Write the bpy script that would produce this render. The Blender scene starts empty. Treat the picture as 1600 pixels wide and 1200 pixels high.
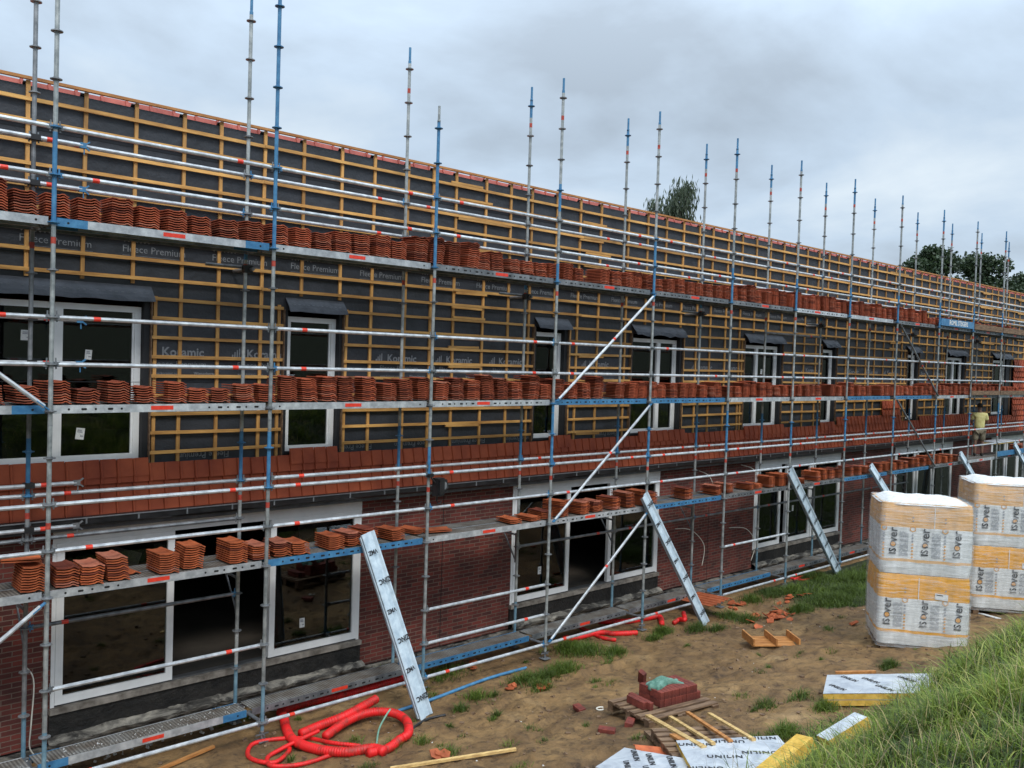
import bpy, bmesh, math, random
import numpy as np
from mathutils import Vector, Matrix

R = math.radians
rng = random.Random(7)
scene = bpy.context.scene
COL = scene.collection

# ------------------------------------------------------------------ camera
EYE = Vector((0.0, 0.0, 5.058))
FPX, YAW, PIT, ROL = 1415.97, .76086, -.027212, .03179
fw = Vector((math.sin(YAW)*math.cos(PIT), math.cos(YAW)*math.cos(PIT), math.sin(PIT)))
rt = Vector((math.cos(YAW), -math.sin(YAW), 0))
up = rt.cross(fw)
r2 = rt*math.cos(ROL) + up*math.sin(ROL)
u2 = -rt*math.sin(ROL) + up*math.cos(ROL)
cam_d = bpy.data.cameras.new('camera')
cam = bpy.data.objects.new('camera', cam_d)
COL.objects.link(cam)
cam.matrix_world = Matrix((
    (r2.x, u2.x, -fw.x, EYE.x), (r2.y, u2.y, -fw.y, EYE.y),
    (r2.z, u2.z, -fw.z, EYE.z), (0, 0, 0, 1)))
cam_d.sensor_width = 36
cam_d.lens = FPX/1600*36
cam_d.clip_start = .1
cam_d.clip_end = 3000
scene.camera = cam
scene.render.resolution_x = 1024
scene.render.resolution_y = 768

# ------------------------------------------------------------------ light
SUN_EL, SUN_AZ = R(48), R(205)      # azimuth clockwise from +Y
world = bpy.data.worlds.new("World")
scene.world = world
world.use_nodes = True
wn, wl = world.node_tree.nodes, world.node_tree.links
wn.clear()
w_out = wn.new('ShaderNodeOutputWorld')
sky = wn.new('ShaderNodeTexSky')
sky.sky_type = 'NISHITA'
sky.sun_disc = False
sky.sun_elevation = SUN_EL
sky.sun_rotation = SUN_AZ
bg_sky = wn.new('ShaderNodeBackground'); bg_sky.inputs[1].default_value = .1
wl.new(sky.outputs[0], bg_sky.inputs[0])
tc = wn.new('ShaderNodeTexCoord')
sep = wn.new('ShaderNodeSeparateXYZ'); wl.new(tc.outputs['Generated'], sep.inputs[0])
# cloud layer projected on a plane high above, so clouds flatten to the horizon
zz = wn.new('ShaderNodeMath'); zz.operation = 'MAXIMUM'; wl.new(sep.outputs[2], zz.inputs[0]); zz.inputs[1].default_value = 0
za = wn.new('ShaderNodeMath'); za.operation = 'ADD'; wl.new(zz.outputs[0], za.inputs[0]); za.inputs[1].default_value = .22
dx = wn.new('ShaderNodeMath'); dx.operation = 'DIVIDE'; wl.new(sep.outputs[0], dx.inputs[0]); wl.new(za.outputs[0], dx.inputs[1])
dy = wn.new('ShaderNodeMath'); dy.operation = 'DIVIDE'; wl.new(sep.outputs[1], dy.inputs[0]); wl.new(za.outputs[0], dy.inputs[1])
cmb = wn.new('ShaderNodeCombineXYZ'); wl.new(dx.outputs[0], cmb.inputs[0]); wl.new(dy.outputs[0], cmb.inputs[1])
cmb.inputs[2].default_value = 15.2
n1 = wn.new('ShaderNodeTexNoise'); n1.inputs['Scale'].default_value = 1.2; n1.inputs['Detail'].default_value = 7
n1.inputs['Roughness'].default_value = .53; n1.inputs['Distortion'].default_value = .25
wl.new(cmb.outputs[0], n1.inputs['Vector'])
cr = wn.new('ShaderNodeValToRGB'); wl.new(n1.outputs[0], cr.inputs[0])
e = cr.color_ramp.elements
e[0].position = .34; e[0].color = (.37, .44, .52, 1)
e[1].position = .68; e[1].color = (.68, .77, .845, 1)
m = cr.color_ramp.elements.new(.5); m.color = (.50, .61, .735, 1)
# overcast sky: the zenith is brighter than the horizon
el = wn.new('ShaderNodeMapRange'); wl.new(sep.outputs[2], el.inputs[0])
el.inputs[1].default_value = .25; el.inputs[2].default_value = 1; el.inputs[3].default_value = 1.0; el.inputs[4].default_value = 3.3
bg_cl = wn.new('ShaderNodeBackground')
wl.new(cr.outputs[0], bg_cl.inputs[0]); wl.new(el.outputs[0], bg_cl.inputs[1])
mixw = wn.new('ShaderNodeMixShader'); mixw.inputs[0].default_value = .93
wl.new(bg_sky.outputs[0], mixw.inputs[1]); wl.new(bg_cl.outputs[0], mixw.inputs[2])
wl.new(mixw.outputs[0], w_out.inputs[0])

sun_d = bpy.data.lights.new('sun', 'SUN')
sun_d.energy = 1.5
sun_d.angle = R(14)
sun_d.color = (1, .96, .9)
sun = bpy.data.objects.new('sun', sun_d)
COL.objects.link(sun)
sv = Vector((math.sin(SUN_AZ)*math.cos(SUN_EL), math.cos(SUN_AZ)*math.cos(SUN_EL), math.sin(SUN_EL)))
sun.rotation_euler = sv.to_track_quat('Z', 'Y').to_euler()
scene.view_settings.view_transform = 'Standard'
scene.view_settings.look = 'None'
scene.view_settings.exposure = 0.24
scene.view_settings.gamma = 1

# ------------------------------------------------------------------ materials
MATS = {}
def nodes(name):
    m = bpy.data.materials.new(name); m.use_nodes = True
    nt = m.node_tree
    b = nt.nodes['Principled BSDF']
    return m, nt, b
def coords(nt, kind='Object', scale=(1, 1, 1)):
    t = nt.nodes.new('ShaderNodeTexCoord')
    mp = nt.nodes.new('ShaderNodeMapping'); mp.inputs['Scale'].default_value = scale
    nt.links.new(t.outputs[kind], mp.inputs[0])
    return mp.outputs[0]
def noise(nt, vec, scale, detail=4, rough=.6, dist=0):
    n = nt.nodes.new('ShaderNodeTexNoise')
    n.inputs['Scale'].default_value = scale; n.inputs['Detail'].default_value = detail
    n.inputs['Roughness'].default_value = rough; n.inputs['Distortion'].default_value = dist
    if vec is not None: nt.links.new(vec, n.inputs['Vector'])
    return n.outputs[0]
def ramp(nt, fac, stops):
    r = nt.nodes.new('ShaderNodeValToRGB')
    el = r.color_ramp.elements
    el[0].position, el[0].color = stops[0][0], (*stops[0][1], 1)
    el[1].position, el[1].color = stops[-1][0], (*stops[-1][1], 1)
    for p, c in stops[1:-1]:
        x = el.new(p); x.color = (*c, 1)
    nt.links.new(fac, r.inputs[0])
    return r.outputs[0]
def bump(nt, b, h, strength=.3, dist=.02):
    bp = nt.nodes.new('ShaderNodeBump'); bp.inputs['Strength'].default_value = strength
    bp.inputs['Distance'].default_value = dist
    nt.links.new(h, bp.inputs['Height']); nt.links.new(bp.outputs[0], b.inputs['Normal'])
def mixc(nt, a, b_, fac, mode='MIX'):
    mx = nt.nodes.new('ShaderNodeMix'); mx.data_type = 'RGBA'; mx.blend_type = mode
    for sock, v in ((mx.inputs[0], fac), (mx.inputs[6], a), (mx.inputs[7], b_)):
        if isinstance(v, (int, float)): sock.default_value = v
        elif isinstance(v, tuple): sock.default_value = (*v, 1)
        else: nt.links.new(v, sock)
    return mx.outputs[2]
def math_n(nt, op, a, b_=None, c=None):
    n = nt.nodes.new('ShaderNodeMath'); n.operation = op
    for i, v in enumerate((a, b_, c)):
        if v is None: continue
        if isinstance(v, (int, float)): n.inputs[i].default_value = v
        else: nt.links.new(v, n.inputs[i])
    return n.outputs[0]
def objrand(nt):
    return nt.nodes.new('ShaderNodeObjectInfo').outputs['Random']

def simple(name, c1, c2, scale=8, rough=.6, metal=0., bmp=.15, bd=.01, mscale=(1, 1, 1), obvar=0., kind='Object', spec=.5, det=4, lo=.35, hi=.68):
    m, nt, b = nodes(name)
    v = coords(nt, kind, mscale)
    n = noise(nt, v, scale, det)
    col = ramp(nt, n, [(lo, c1), (hi, c2)])
    if obvar:
        r = objrand(nt)
        f = math_n(nt, 'MULTIPLY_ADD', r, obvar, 1 - obvar*.5)
        sc = nt.nodes.new('ShaderNodeVectorMath'); sc.operation = 'SCALE'
        nt.links.new(col, sc.inputs[0]); nt.links.new(f, sc.inputs['Scale'])
        col = sc.outputs[0]
    nt.links.new(col, b.inputs['Base Color'])
    b.inputs['Roughness'].default_value = rough; b.inputs['Metallic'].default_value = metal
    b.inputs['Specular IOR Level'].default_value = spec
    if bmp: bump(nt, b, noise(nt, v, scale*3, 5), bmp, bd)
    MATS[name] = m
    return m

simple('galvanised', (.38, .40, .42), (.68, .70, .71), 9, .4, .45, .1, obvar=.25)
simple('galvanised_post', (.20, .22, .22), (.42, .44, .43), 9, .45, .4, .12, obvar=.3)
simple('sticker_faded', (.30, .03, .02), (.48, .07, .04), 20, .5, 0, 0)
simple('galvanised_old', (.13, .14, .15), (.30, .31, .32), 7, .5, .5, .15, obvar=.25)
simple('blue_paint', (.03, .135, .28), (.07, .23, .40), 9, .45, 0, .1)
simple('faded_blue', (.10, .20, .27), (.20, .33, .40), 9, .5, .2, .1)
simple('red_sticker', (.62, .03, .012), (.78, .06, .03), 20, .45, 0, 0)
simple('white_sticker', (.6, .6, .58), (.8, .8, .78), 60, .5, 0, 0)
simple('hole_black', (.004, .004, .004), (.01, .01, .01), 10, .8, 0, 0)
simple('batten_wood', (.33, .155, .04), (.72, .40, .12), 2.5, .65, 0, .25, .004, (.7, 6, 6), .55, lo=.3, hi=.7)
simple('lath_wood', (.30, .145, .04), (.68, .37, .115), 2.5, .65, 0, .25, .004, (6, 6, .7), .55, lo=.3, hi=.7)
simple('pale_wood', (.42, .26, .10), (.70, .49, .20), 4, .6, 0, .2, .004, (1, 6, 6), .3)
simple('orange_wood', (.33, .13, .035), (.55, .25, .075), 4, .6, 0, .2, .004, (1, 5, 5), .2)
simple('old_wood', (.09, .05, .028), (.24, .15, .085), 4, .75, 0, .4, .005, (1, 5, 5), .2)
simple('membrane', (.020, .023, .029), (.042, .047, .058), 1.3, .55, 0, .5, .05)
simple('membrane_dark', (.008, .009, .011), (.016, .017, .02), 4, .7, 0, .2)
simple('lid_grey', (.04, .046, .058), (.075, .083, .10), 5, .6, 0, .3, .02)
simple('print_grey', (.17, .18, .195), (.25, .265, .285), 30, .6, 0, 0)
simple('tile_clay_dark', (.13, .025, .012), (.24, .05, .022), 7, .78, 0, .2, .004, (1, 1, 1), .35)
simple('tile_dusty', (.34, .10, .055), (.46, .16, .095), 7, .85, 0, .2, .004, (1, 1, 1), .35)
simple('tile_clay', (.26, .050, .020), (.43, .098, .040), 7, .78, 0, .2, .004, (1, 1, 1), .45)
simple('tile_facade', (.24, .040, .014), (.42, .088, .030), 1.7, .75, 0, .1, .004, (1, 1, 1))
simple('tile_orange', (.30, .064, .019), (.47, .115, .036), 8, .75, 0, .2, .004, (1, 1, 1), .35)
simple('tile_pink', (.26, .05, .035), (.42, .10, .07), 5, .7, 0, .1)
simple('pvc_white', (.70, .71, .71), (.80, .81, .81), 4, .35, 0, 0)
simple('gutter_black', (.012, .012, .013), (.03, .03, .032), 6, .4, .2, .1)
simple('zinc_grey', (.085, .09, .096), (.15, .155, .16), 5, .5, .5, .15)
simple('sill_stone', (.10, .085, .07), (.30, .27, .235), 6, .7, 0, .3)
simple('bitumen', (.006, .006, .006), (.022, .02, .018), 6, .55, 0, .6, .03)
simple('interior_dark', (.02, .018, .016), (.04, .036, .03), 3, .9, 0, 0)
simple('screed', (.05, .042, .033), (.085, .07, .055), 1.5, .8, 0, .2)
simple('red_hose', (.30, .025, .015), (.70, .012, .012), 6, .55, 0, .3, lo=.34, hi=.52, det=7)
simple('black_rubber', (.008, .008, .009), (.02, .02, .022), 8, .5, 0, .1)
simple('green_plastic', (.14, .30, .22), (.25, .45, .34), 8, .5, 0, 0)
simple('cream_conduit', (.55, .52, .45), (.72, .69, .6), 8, .5, 0, 0)
simple('green_cloth', (.05, .14, .10), (.16, .29, .23), 12, .85, 0, .5, .02)
simple('brick_loose', (.09, .016, .011), (.23, .045, .028), 14, .8, 0, .35, .006, (1, 1, 1), .3)
simple('foam_yellow', (.50, .29, .035), (.78, .50, .10), 9, .8, 0, .4, .01)
simple('plaster', (.5, .5, .48), (.72, .72, .71), 15, .8, 0, .2)
simple('black_plastic', (.006, .006, .007), (.016, .016, .018), 8, .4, 0, .1)
simple('ink', (.012, .012, .016), (.03, .03, .035), 30, .5, 0, 0)
simple('ink_grey', (.20, .21, .24), (.33, .34, .37), 50, .5, 0, 0)
simple('print_orange', (.60, .27, .05), (.74, .38, .10), 10, .45, 0, 0)
simple('skin', (.16, .085, .055), (.24, .13, .09), 20, .55, 0, 0)
simple('hair_dark', (.012, .009, .007), (.03, .022, .018), 30, .7, 0, .3)
simple('shirt_yellow', (.58, .52, .20), (.72, .66, .32), 14, .85, 0, .4, .02)
simple('shorts_khaki', (.17, .14, .095), (.27, .23, .16), 14, .85, 0, .4, .02)
simple('shoe_dark', (.015, .013, .012), (.03, .028, .025), 14, .7, 0, .1)
simple('bark', (.05, .04, .03), (.12, .10, .08), 9, .9, 0, .6)

def foil_material():
    m, nt, b = nodes('foil')
    v = coords(nt)
    n = noise(nt, v, 4, 6, .65, .6)
    col = ramp(nt, n, [(.3, (.42, .46, .52)), (.5, (.62, .66, .70)), (.7, (.80, .83, .85))])
    w = nt.nodes.new('ShaderNodeTexBrick'); nt.links.new(v, w.inputs['Vector'])
    w.inputs['Scale'].default_value = 1; w.inputs['Brick Width'].default_value = .12; w.inputs['Row Height'].default_value = .12
    w.inputs['Mortar Size'].default_value = .0015; w.offset = 0
    col = mixc(nt, col, (.5, .53, .57), math_n(nt, 'MULTIPLY', w.outputs['Fac'], .6))
    nt.links.new(col, b.inputs['Base Color'])
    b.inputs['Metallic'].default_value = .35; b.inputs['Roughness'].default_value = .38
    bump(nt, b, n, .35, .02)
    MATS['foil'] = m
foil_material()
def zinc_material():
    m, nt, b = nodes('zinc_film')
    v = coords(nt)
    n = noise(nt, v, 7, 6, .6, .4)
    nt.links.new(ramp(nt, n, [(.3, (.36, .46, .54)), (.7, (.62, .72, .78))]), b.inputs['Base Color'])
    b.inputs['Metallic'].default_value = .05; b.inputs['Roughness'].default_value = .4
    bump(nt, b, n, .2, .01)
    MATS['zinc_film'] = m
zinc_material()

def brick_material():
    m, nt, b = nodes('brick_wall')
    t = nt.nodes.new('ShaderNodeTexCoord')
    s = nt.nodes.new('ShaderNodeSeparateXYZ'); nt.links.new(t.outputs['Object'], s.inputs[0])
    c = nt.nodes.new('ShaderNodeCombineXYZ')
    xy = math_n(nt, 'ADD', s.outputs[0], s.outputs[1])
    nt.links.new(xy, c.inputs[0]); nt.links.new(s.outputs[2], c.inputs[1])
    wob = noise(nt, c.outputs[0], 9, 3)
    cv = nt.nodes.new('ShaderNodeVectorMath'); cv.operation = 'MULTIPLY_ADD'
    nt.links.new(wob, cv.inputs[0]); cv.inputs[1].default_value = (.012, .008, 0); nt.links.new(c.outputs[0], cv.inputs[2])
    br = nt.nodes.new('ShaderNodeTexBrick'); nt.links.new(cv.outputs[0], br.inputs['Vector'])
    br.inputs['Scale'].default_value = 1; br.inputs['Brick Width'].default_value = .222
    br.inputs['Row Height'].default_value = .0625; br.inputs['Mortar Size'].default_value = .0065
    br.inputs['Mortar Smooth'].default_value = .2
    br.inputs['Color1'].default_value = (.165, .032, .022, 1); br.inputs['Color2'].default_value = (.065, .017, .014, 1)
    br.inputs['Mortar'].default_value = (.15, .105, .082, 1)
    big = noise(nt, c.outputs[0], 1.3, 5)
    col = mixc(nt, br.outputs[0], ramp(nt, big, [(.3, (.55, .55, .55)), (.7, (1.35, 1.3, 1.3))]), 1., 'MULTIPLY')
    nt.links.new(col, b.inputs['Base Color'])
    b.inputs['Roughness'].default_value = .85
    inv = math_n(nt, 'SUBTRACT', 1, br.outputs['Fac'])
    h = math_n(nt, 'MULTIPLY_ADD', noise(nt, c.outputs[0], 60, 4), .35, inv)
    bump(nt, b, h, .6, .008)
    MATS['brick_wall'] = m
brick_material()

def plinth_material():
    m, nt, b = nodes('plinth_stone')
    v = coords(nt)
    s = nt.nodes.new('ShaderNodeSeparateXYZ'); nt.links.new(v, s.inputs[0])
    n = noise(nt, coords(nt, 'Object', (1, 1, 3)), 2.6, 7, .65, .7)
    nt.links.new(ramp(nt, n, [(.36, (.012, .011, .010)), (.45, (.05, .046, .04)), (.53, (.15, .14, .12)), (.63, (.27, .25, .21)), (.78, (.40, .38, .33))]), b.inputs['Base Color'])
    b.inputs['Roughness'].default_value = .85
    bump(nt, b, n, .6, .05)
    MATS['plinth_stone'] = m
plinth_material()

def deck_material():
    m, nt, b = nodes('deck_perforated')
    t = nt.nodes.new('ShaderNodeTexCoord')
    s = nt.nodes.new('ShaderNodeSeparateXYZ'); nt.links.new(t.outputs['Object'], s.inputs[0])
    fx = math_n(nt, 'SUBTRACT', math_n(nt, 'FRACT', math_n(nt, 'MULTIPLY', s.outputs[0], 25)), .5)
    fy = math_n(nt, 'SUBTRACT', math_n(nt, 'FRACT', math_n(nt, 'MULTIPLY', s.outputs[1], 32)), .5)
    d = math_n(nt, 'SQRT', math_n(nt, 'ADD', math_n(nt, 'MULTIPLY', fx, fx), math_n(nt, 'MULTIPLY', fy, fy)))
    hole = math_n(nt, 'LESS_THAN', d, .3)
    n = noise(nt, t.outputs['Object'], 3.5, 6, .65)
    base = ramp(nt, n, [(.3, (.11, .075, .05)), (.5, (.21, .19, .165)), (.7, (.30, .30, .29))])
    nt.links.new(mixc(nt, base, (.02, .018, .015), hole), b.inputs['Base Color'])
    b.inputs['Roughness'].default_value = .65; b.inputs['Metallic'].default_value = .15
    bump(nt, b, d, .4, .01)
    MATS['deck_perforated'] = m
deck_material()

def glass_material():
    m = bpy.data.materials.new('window_glass'); m.use_nodes = True
    nt = m.node_tree; nt.nodes.clear()
    o = nt.nodes.new('ShaderNodeOutputMaterial')
    tr = nt.nodes.new('ShaderNodeBsdfTransparent'); tr.inputs[0].default_value = (.45, .47, .45, 1)
    gl = nt.nodes.new('ShaderNodeBsdfGlossy'); gl.inputs['Roughness'].default_value = .015; gl.inputs[0].default_value = (.9, .92, .92, 1)
    v = coords(nt)
    bp = nt.nodes.new('ShaderNodeBump'); bp.inputs['Strength'].default_value = .03; bp.inputs['Distance'].default_value = .05
    nt.links.new(noise(nt, v, 1.2, 1), bp.inputs['Height']); nt.links.new(bp.outputs[0], gl.inputs['Normal'])
    fr = nt.nodes.new('ShaderNodeFresnel'); fr.inputs[0].default_value = 1.62
    mx = nt.nodes.new('ShaderNodeMixShader')
    nt.links.new(fr.outputs[0], mx.inputs[0]); nt.links.new(tr.outputs[0], mx.inputs[1]); nt.links.new(gl.outputs[0], mx.inputs[2])
    nt.links.new(mx.outputs[0], o.inputs[0])
    MATS['window_glass'] = m
glass_material()

def film_material():
    m = bpy.data.materials.new('stretch_film'); m.use_nodes = True
    nt = m.node_tree; nt.nodes.clear()
    o = nt.nodes.new('ShaderNodeOutputMaterial')
    tr = nt.nodes.new('ShaderNodeBsdfTransparent'); tr.inputs[0].default_value = (.97, .97, .97, 1)
    p = nt.nodes.new('ShaderNodeBsdfPrincipled'); p.inputs['Base Color'].default_value = (.86, .87, .88, 1); p.inputs['Roughness'].default_value = .22
    v = coords(nt, 'Object', (1.2, 1.2, 16))
    n = noise(nt, v, 1.6, 6, .7, .8)
    f = nt.nodes.new('ShaderNodeMapRange'); nt.links.new(n, f.inputs[0])
    f.inputs[1].default_value = .42; f.inputs[2].default_value = .72; f.inputs[3].default_value = .04; f.inputs[4].default_value = .5
    bp = nt.nodes.new('ShaderNodeBump'); bp.inputs['Strength'].default_value = .5; bp.inputs['Distance'].default_value = .02
    nt.links.new(n, bp.inputs['Height']); nt.links.new(bp.outputs[0], p.inputs['Normal'])
    mx = nt.nodes.new('ShaderNodeMixShader')
    nt.links.new(f.outputs[0], mx.inputs[0]); nt.links.new(tr.outputs[0], mx.inputs[1]); nt.links.new(p.outputs[0], mx.inputs[2])
    nt.links.new(mx.outputs[0], o.inputs[0])
    MATS['stretch_film'] = m
film_material()

def bag_material(name, bright):
    # printed bag: orange band above, white middle with grey print, thin orange band, white foot (object z from 0 to 1.2)
    m, nt, b = nodes(name)
    t = nt.nodes.new('ShaderNodeTexCoord')
    s = nt.nodes.new('ShaderNodeSeparateXYZ'); nt.links.new(t.outputs['Object'], s.inputs[0])
    wv = math_n(nt, 'MULTIPLY', math_n(nt, 'SUBTRACT', noise(nt, t.outputs['Object'], 3, 2), .5), .05)
    z = math_n(nt, 'ADD', s.outputs[2], wv)
    o = (.80, .37, .02) if bright else (.74, .42, .16)
    w = (.70, .71, .70)
    def band(a, c):
        return math_n(nt, 'MULTIPLY', math_n(nt, 'GREATER_THAN', z, a), math_n(nt, 'LESS_THAN', z, c))
    top = band(.76, 1.155); low = band(.20, .245)
    n = noise(nt, coords(nt, 'Object', (1, 1, .35)), 7, 5, .6)
    white = ramp(nt, n, [(.33, (.50, .51, .50)), (.55, w), (.7, (.82, .83, .83))])
    oc = ramp(nt, n, [(.35, tuple(x*.8 for x in o)), (.7, tuple(min(1, x*1.15) for x in o))])
    nt.links.new(mixc(nt, white, oc, math_n(nt, 'MAXIMUM', top, low)), b.inputs['Base Color'])
    b.inputs['Roughness'].default_value = .35
    bump(nt, b, noise(nt, coords(nt, 'Object', (2, 2, 9)), 3, 5), .4, .02)
    MATS[name] = m
bag_material('bag_bright', True); bag_material('bag_pale', False)

def foliage_material(name, stops, trans=.25, rough=.55):
    m, nt, b = nodes(name)
    a = nt.nodes.new('ShaderNodeAttribute'); a.attribute_name = 'tint'
    col = ramp(nt, a.outputs['Fac'], stops)
    nt.links.new(col, b.inputs['Base Color']); b.inputs['Roughness'].default_value = rough
    tl = nt.nodes.new('ShaderNodeBsdfTranslucent'); nt.links.new(col, tl.inputs[0])
    mx = nt.nodes.new('ShaderNodeMixShader'); mx.inputs[0].default_value = trans
    o = nt.nodes['Material Output']
    nt.links.new(b.outputs[0], mx.inputs[1]); nt.links.new(tl.outputs[0], mx.inputs[2]); nt.links.new(mx.outputs[0], o.inputs[0])
    MATS[name] = m
foliage_material('grass_blades', [(0, (.026, .045, .009)), (.35, (.085, .135, .014)), (.7, (.20, .28, .028)), (.9, (.34, .38, .07)), (1, (.50, .40, .17))], .35, .62)
foliage_material('dry_stalks', [(0, (.14, .10, .05)), (1, (.36, .29, .15))], .2)
foliage_material('leaves_dark', [(0, (.018, .035, .014)), (1, (.045, .075, .03))], .2)
foliage_material('leaves_willow', [(0, (.035, .055, .03)), (1, (.10, .13, .08))], .25)

def ground_material():
    m, nt, b = nodes('mud_ground')
    v = coords(nt)
    n1 = noise(nt, v, .9, 7, .62, .3)
    n2 = noise(nt, v, 7, 8, .7, .4)
    mud = ramp(nt, n1, [(.3, (.075, .040, .015)), (.44, (.16, .090, .034)), (.58, (.235, .138, .053)), (.72, (.33, .215, .10))])
    clod = ramp(nt, n2, [(.34, (.36, .33, .31)), (.47, (.92, .92, .92)), (.68, (1.28, 1.25, 1.2))])
    mud = mixc(nt, mud, clod, 1., 'MULTIPLY')
    a = nt.nodes.new('ShaderNodeAttribute'); a.attribute_name = 'turf'
    turf = ramp(nt, n2, [(.3, (.018, .022, .008)), (.6, (.040, .048, .017)), (.8, (.085, .075, .035))])
    f = math_n(nt, 'MULTIPLY_ADD', math_n(nt, 'SUBTRACT', n2, .5), 1.2, a.outputs['Fac'])
    fr = nt.nodes.new('ShaderNodeMapRange'); nt.links.new(f, fr.inputs[0]); fr.inputs[1].default_value = .35; fr.inputs[2].default_value = .65
    nt.links.new(mixc(nt, mud, turf, fr.outputs[0]), b.inputs['Base Color'])
    b.inputs['Roughness'].default_value = .78
    n3 = noise(nt, v, 26, 8, .7)
    bump(nt, b, math_n(nt, 'MULTIPLY_ADD', n3, .4, n2), .9, .05)
    MATS['mud_ground'] = m
ground_material()

# ------------------------------------------------------------------ helpers
class MB:
    """collects shapes and links them as ONE mesh object"""
    def __init__(s): s.v = []; s.f = []; s.mi = []; s.mats = []; s.cur = 0
    def mat(s, name):
        if name not in s.mats: s.mats.append(name)
        s.cur = s.mats.index(name); return s
    def add(s, vs, fs):
        o = len(s.v); s.v += [tuple(p) for p in vs]
        for f in fs: s.f.append(tuple(i+o for i in f)); s.mi.append(s.cur)
    def box(s, x0, x1, y0, y1, z0, z1):
        s.add([(x0, y0, z0), (x1, y0, z0), (x1, y1, z0), (x0, y1, z0), (x0, y0, z1), (x1, y0, z1), (x1, y1, z1), (x0, y1, z1)],
              [(0, 3, 2, 1), (4, 5, 6, 7), (0, 1, 5, 4), (1, 2, 6, 5), (2, 3, 7, 6), (3, 0, 4, 7)]); return s
    def obox(s, M, hx, hy, hz):
        vs = [M @ Vector((a*hx, b*hy, c*hz)) for c in (-1, 1) for a, b in ((-1, -1), (1, -1), (1, 1), (-1, 1))]
        s.add(vs, [(0, 3, 2, 1), (4, 5, 6, 7), (0, 1, 5, 4), (1, 2, 6, 5), (2, 3, 7, 6), (3, 0, 4, 7)]); return s
    def bar(s, a, b, w, h, upv=(0, 0, 1)):
        a = Vector(a); b = Vector(b); d = (b-a); L = d.length; d.normalize()
        u = Vector(upv); sd = u.cross(d)
        if sd.length < 1e-4: sd = Vector((1, 0, 0)).cross(d)
        sd.normalize(); u = d.cross(sd)
        M = Matrix.Translation((a+b)/2) @ Matrix((d, sd, u)).transposed().to_4x4()
        return s.obox(M, L/2, w/2, h/2)
    def tube(s, pts, r, n=8, caps=True):
        pts = [Vector(p) for p in pts]; rings = []
        rr = r if hasattr(r, '__len__') else [r]*len(pts)
        prev = None
        for i, p in enumerate(pts):
            d = (pts[min(i+1, len(pts)-1)] - pts[max(i-1, 0)]).normalized()
            if prev is None:
                a = Vector((0, 0, 1)) if abs(d.z) < .9 else Vector((1, 0, 0))
                u = d.cross(a).normalized()
            else: u = (prev - d*prev.dot(d)).normalized()
            prev = u; w = d.cross(u)
            rings.append([p + (u*math.cos(2*math.pi*k/n) + w*math.sin(2*math.pi*k/n))*rr[i] for k in range(n)])
        vs = [q for rg in rings for q in rg]; fs = []
        for i in range(len(pts)-1):
            for k in range(n):
                a, b = i*n+k, i*n+(k+1) % n
                fs.append((a, b, b+n, a+n))
        if caps: fs.append(tuple(range(n-1, -1, -1))); fs.append(tuple((len(pts)-1)*n+k for k in range(n)))
        s.add(vs, fs); return s
    def disc(s, c, axis, r, t, n=12):
        a = Vector(axis).normalized()*t/2; return s.tube([Vector(c)-a, Vector(c)+a], r, n)
    def ball(s, c, rx, ry, rz, n=8, m=6):
        vs = [(c[0], c[1], c[2]-rz)]; fs = []
        for i in range(1, m):
            ph = math.pi*i/m - math.pi/2
            for k in range(n):
                th = 2*math.pi*k/n
                vs.append((c[0]+rx*math.cos(ph)*math.cos(th), c[1]+ry*math.cos(ph)*math.sin(th), c[2]+rz*math.sin(ph)))
        vs.append((c[0], c[1], c[2]+rz)); T = len(vs)-1
        for k in range(n): fs.append((0, 1+(k+1) % n, 1+k))
        for i in range(m-2):
            for k in range(n):
                a, b = 1+i*n+k, 1+i*n+(k+1) % n; fs.append((a, b, b+n, a+n))
        for k in range(n): fs.append((T, 1+(m-2)*n+k, 1+(m-2)*n+(k+1) % n))
        s.add(vs, fs); return s
    def mesh(s, name):
        me = bpy.data.meshes.new(name); me.from_pydata(s.v, [], s.f)
        for k in s.mats: me.materials.append(MATS[k])
        me.polygons.foreach_set('material_index', s.mi); me.update()
        return me
    def build(s, name, parent=None, smooth=False, loc=None, rot=None):
        me = s.mesh(name)
        if smooth: me.polygons.foreach_set('use_smooth', [True]*len(me.polygons))
        return link(name, me, parent, loc, rot)
def link(name, me, parent=None, loc=None, rot=None):
    o = bpy.data.objects.new(name, me); COL.objects.link(o)
    if parent: o.parent = parent
    if loc: o.location = loc
    if rot: o.rotation_euler = rot
    return o
def tag(o, label=None, cat=None, group=None, kind=None):
    if label: o['label'] = label
    if cat: o['category'] = cat
    if group: o['group'] = group
    if kind: o['kind'] = kind
    return o
def thing(name, loc, rz, label, cat, group=None):
    o = bpy.data.objects.new(name, None); COL.objects.link(o)
    o.empty_display_size = .2
    o.location = loc; o.rotation_euler = (0, 0, rz)
    return tag(o, label, cat, group)
def smooth_some(o, ang=40):
    me = o.data
    me.polygons.foreach_set('use_smooth', [True]*len(me.polygons))
    try: me.set_sharp_from_angle(angle=R(ang))
    except Exception: pass
    return o

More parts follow.
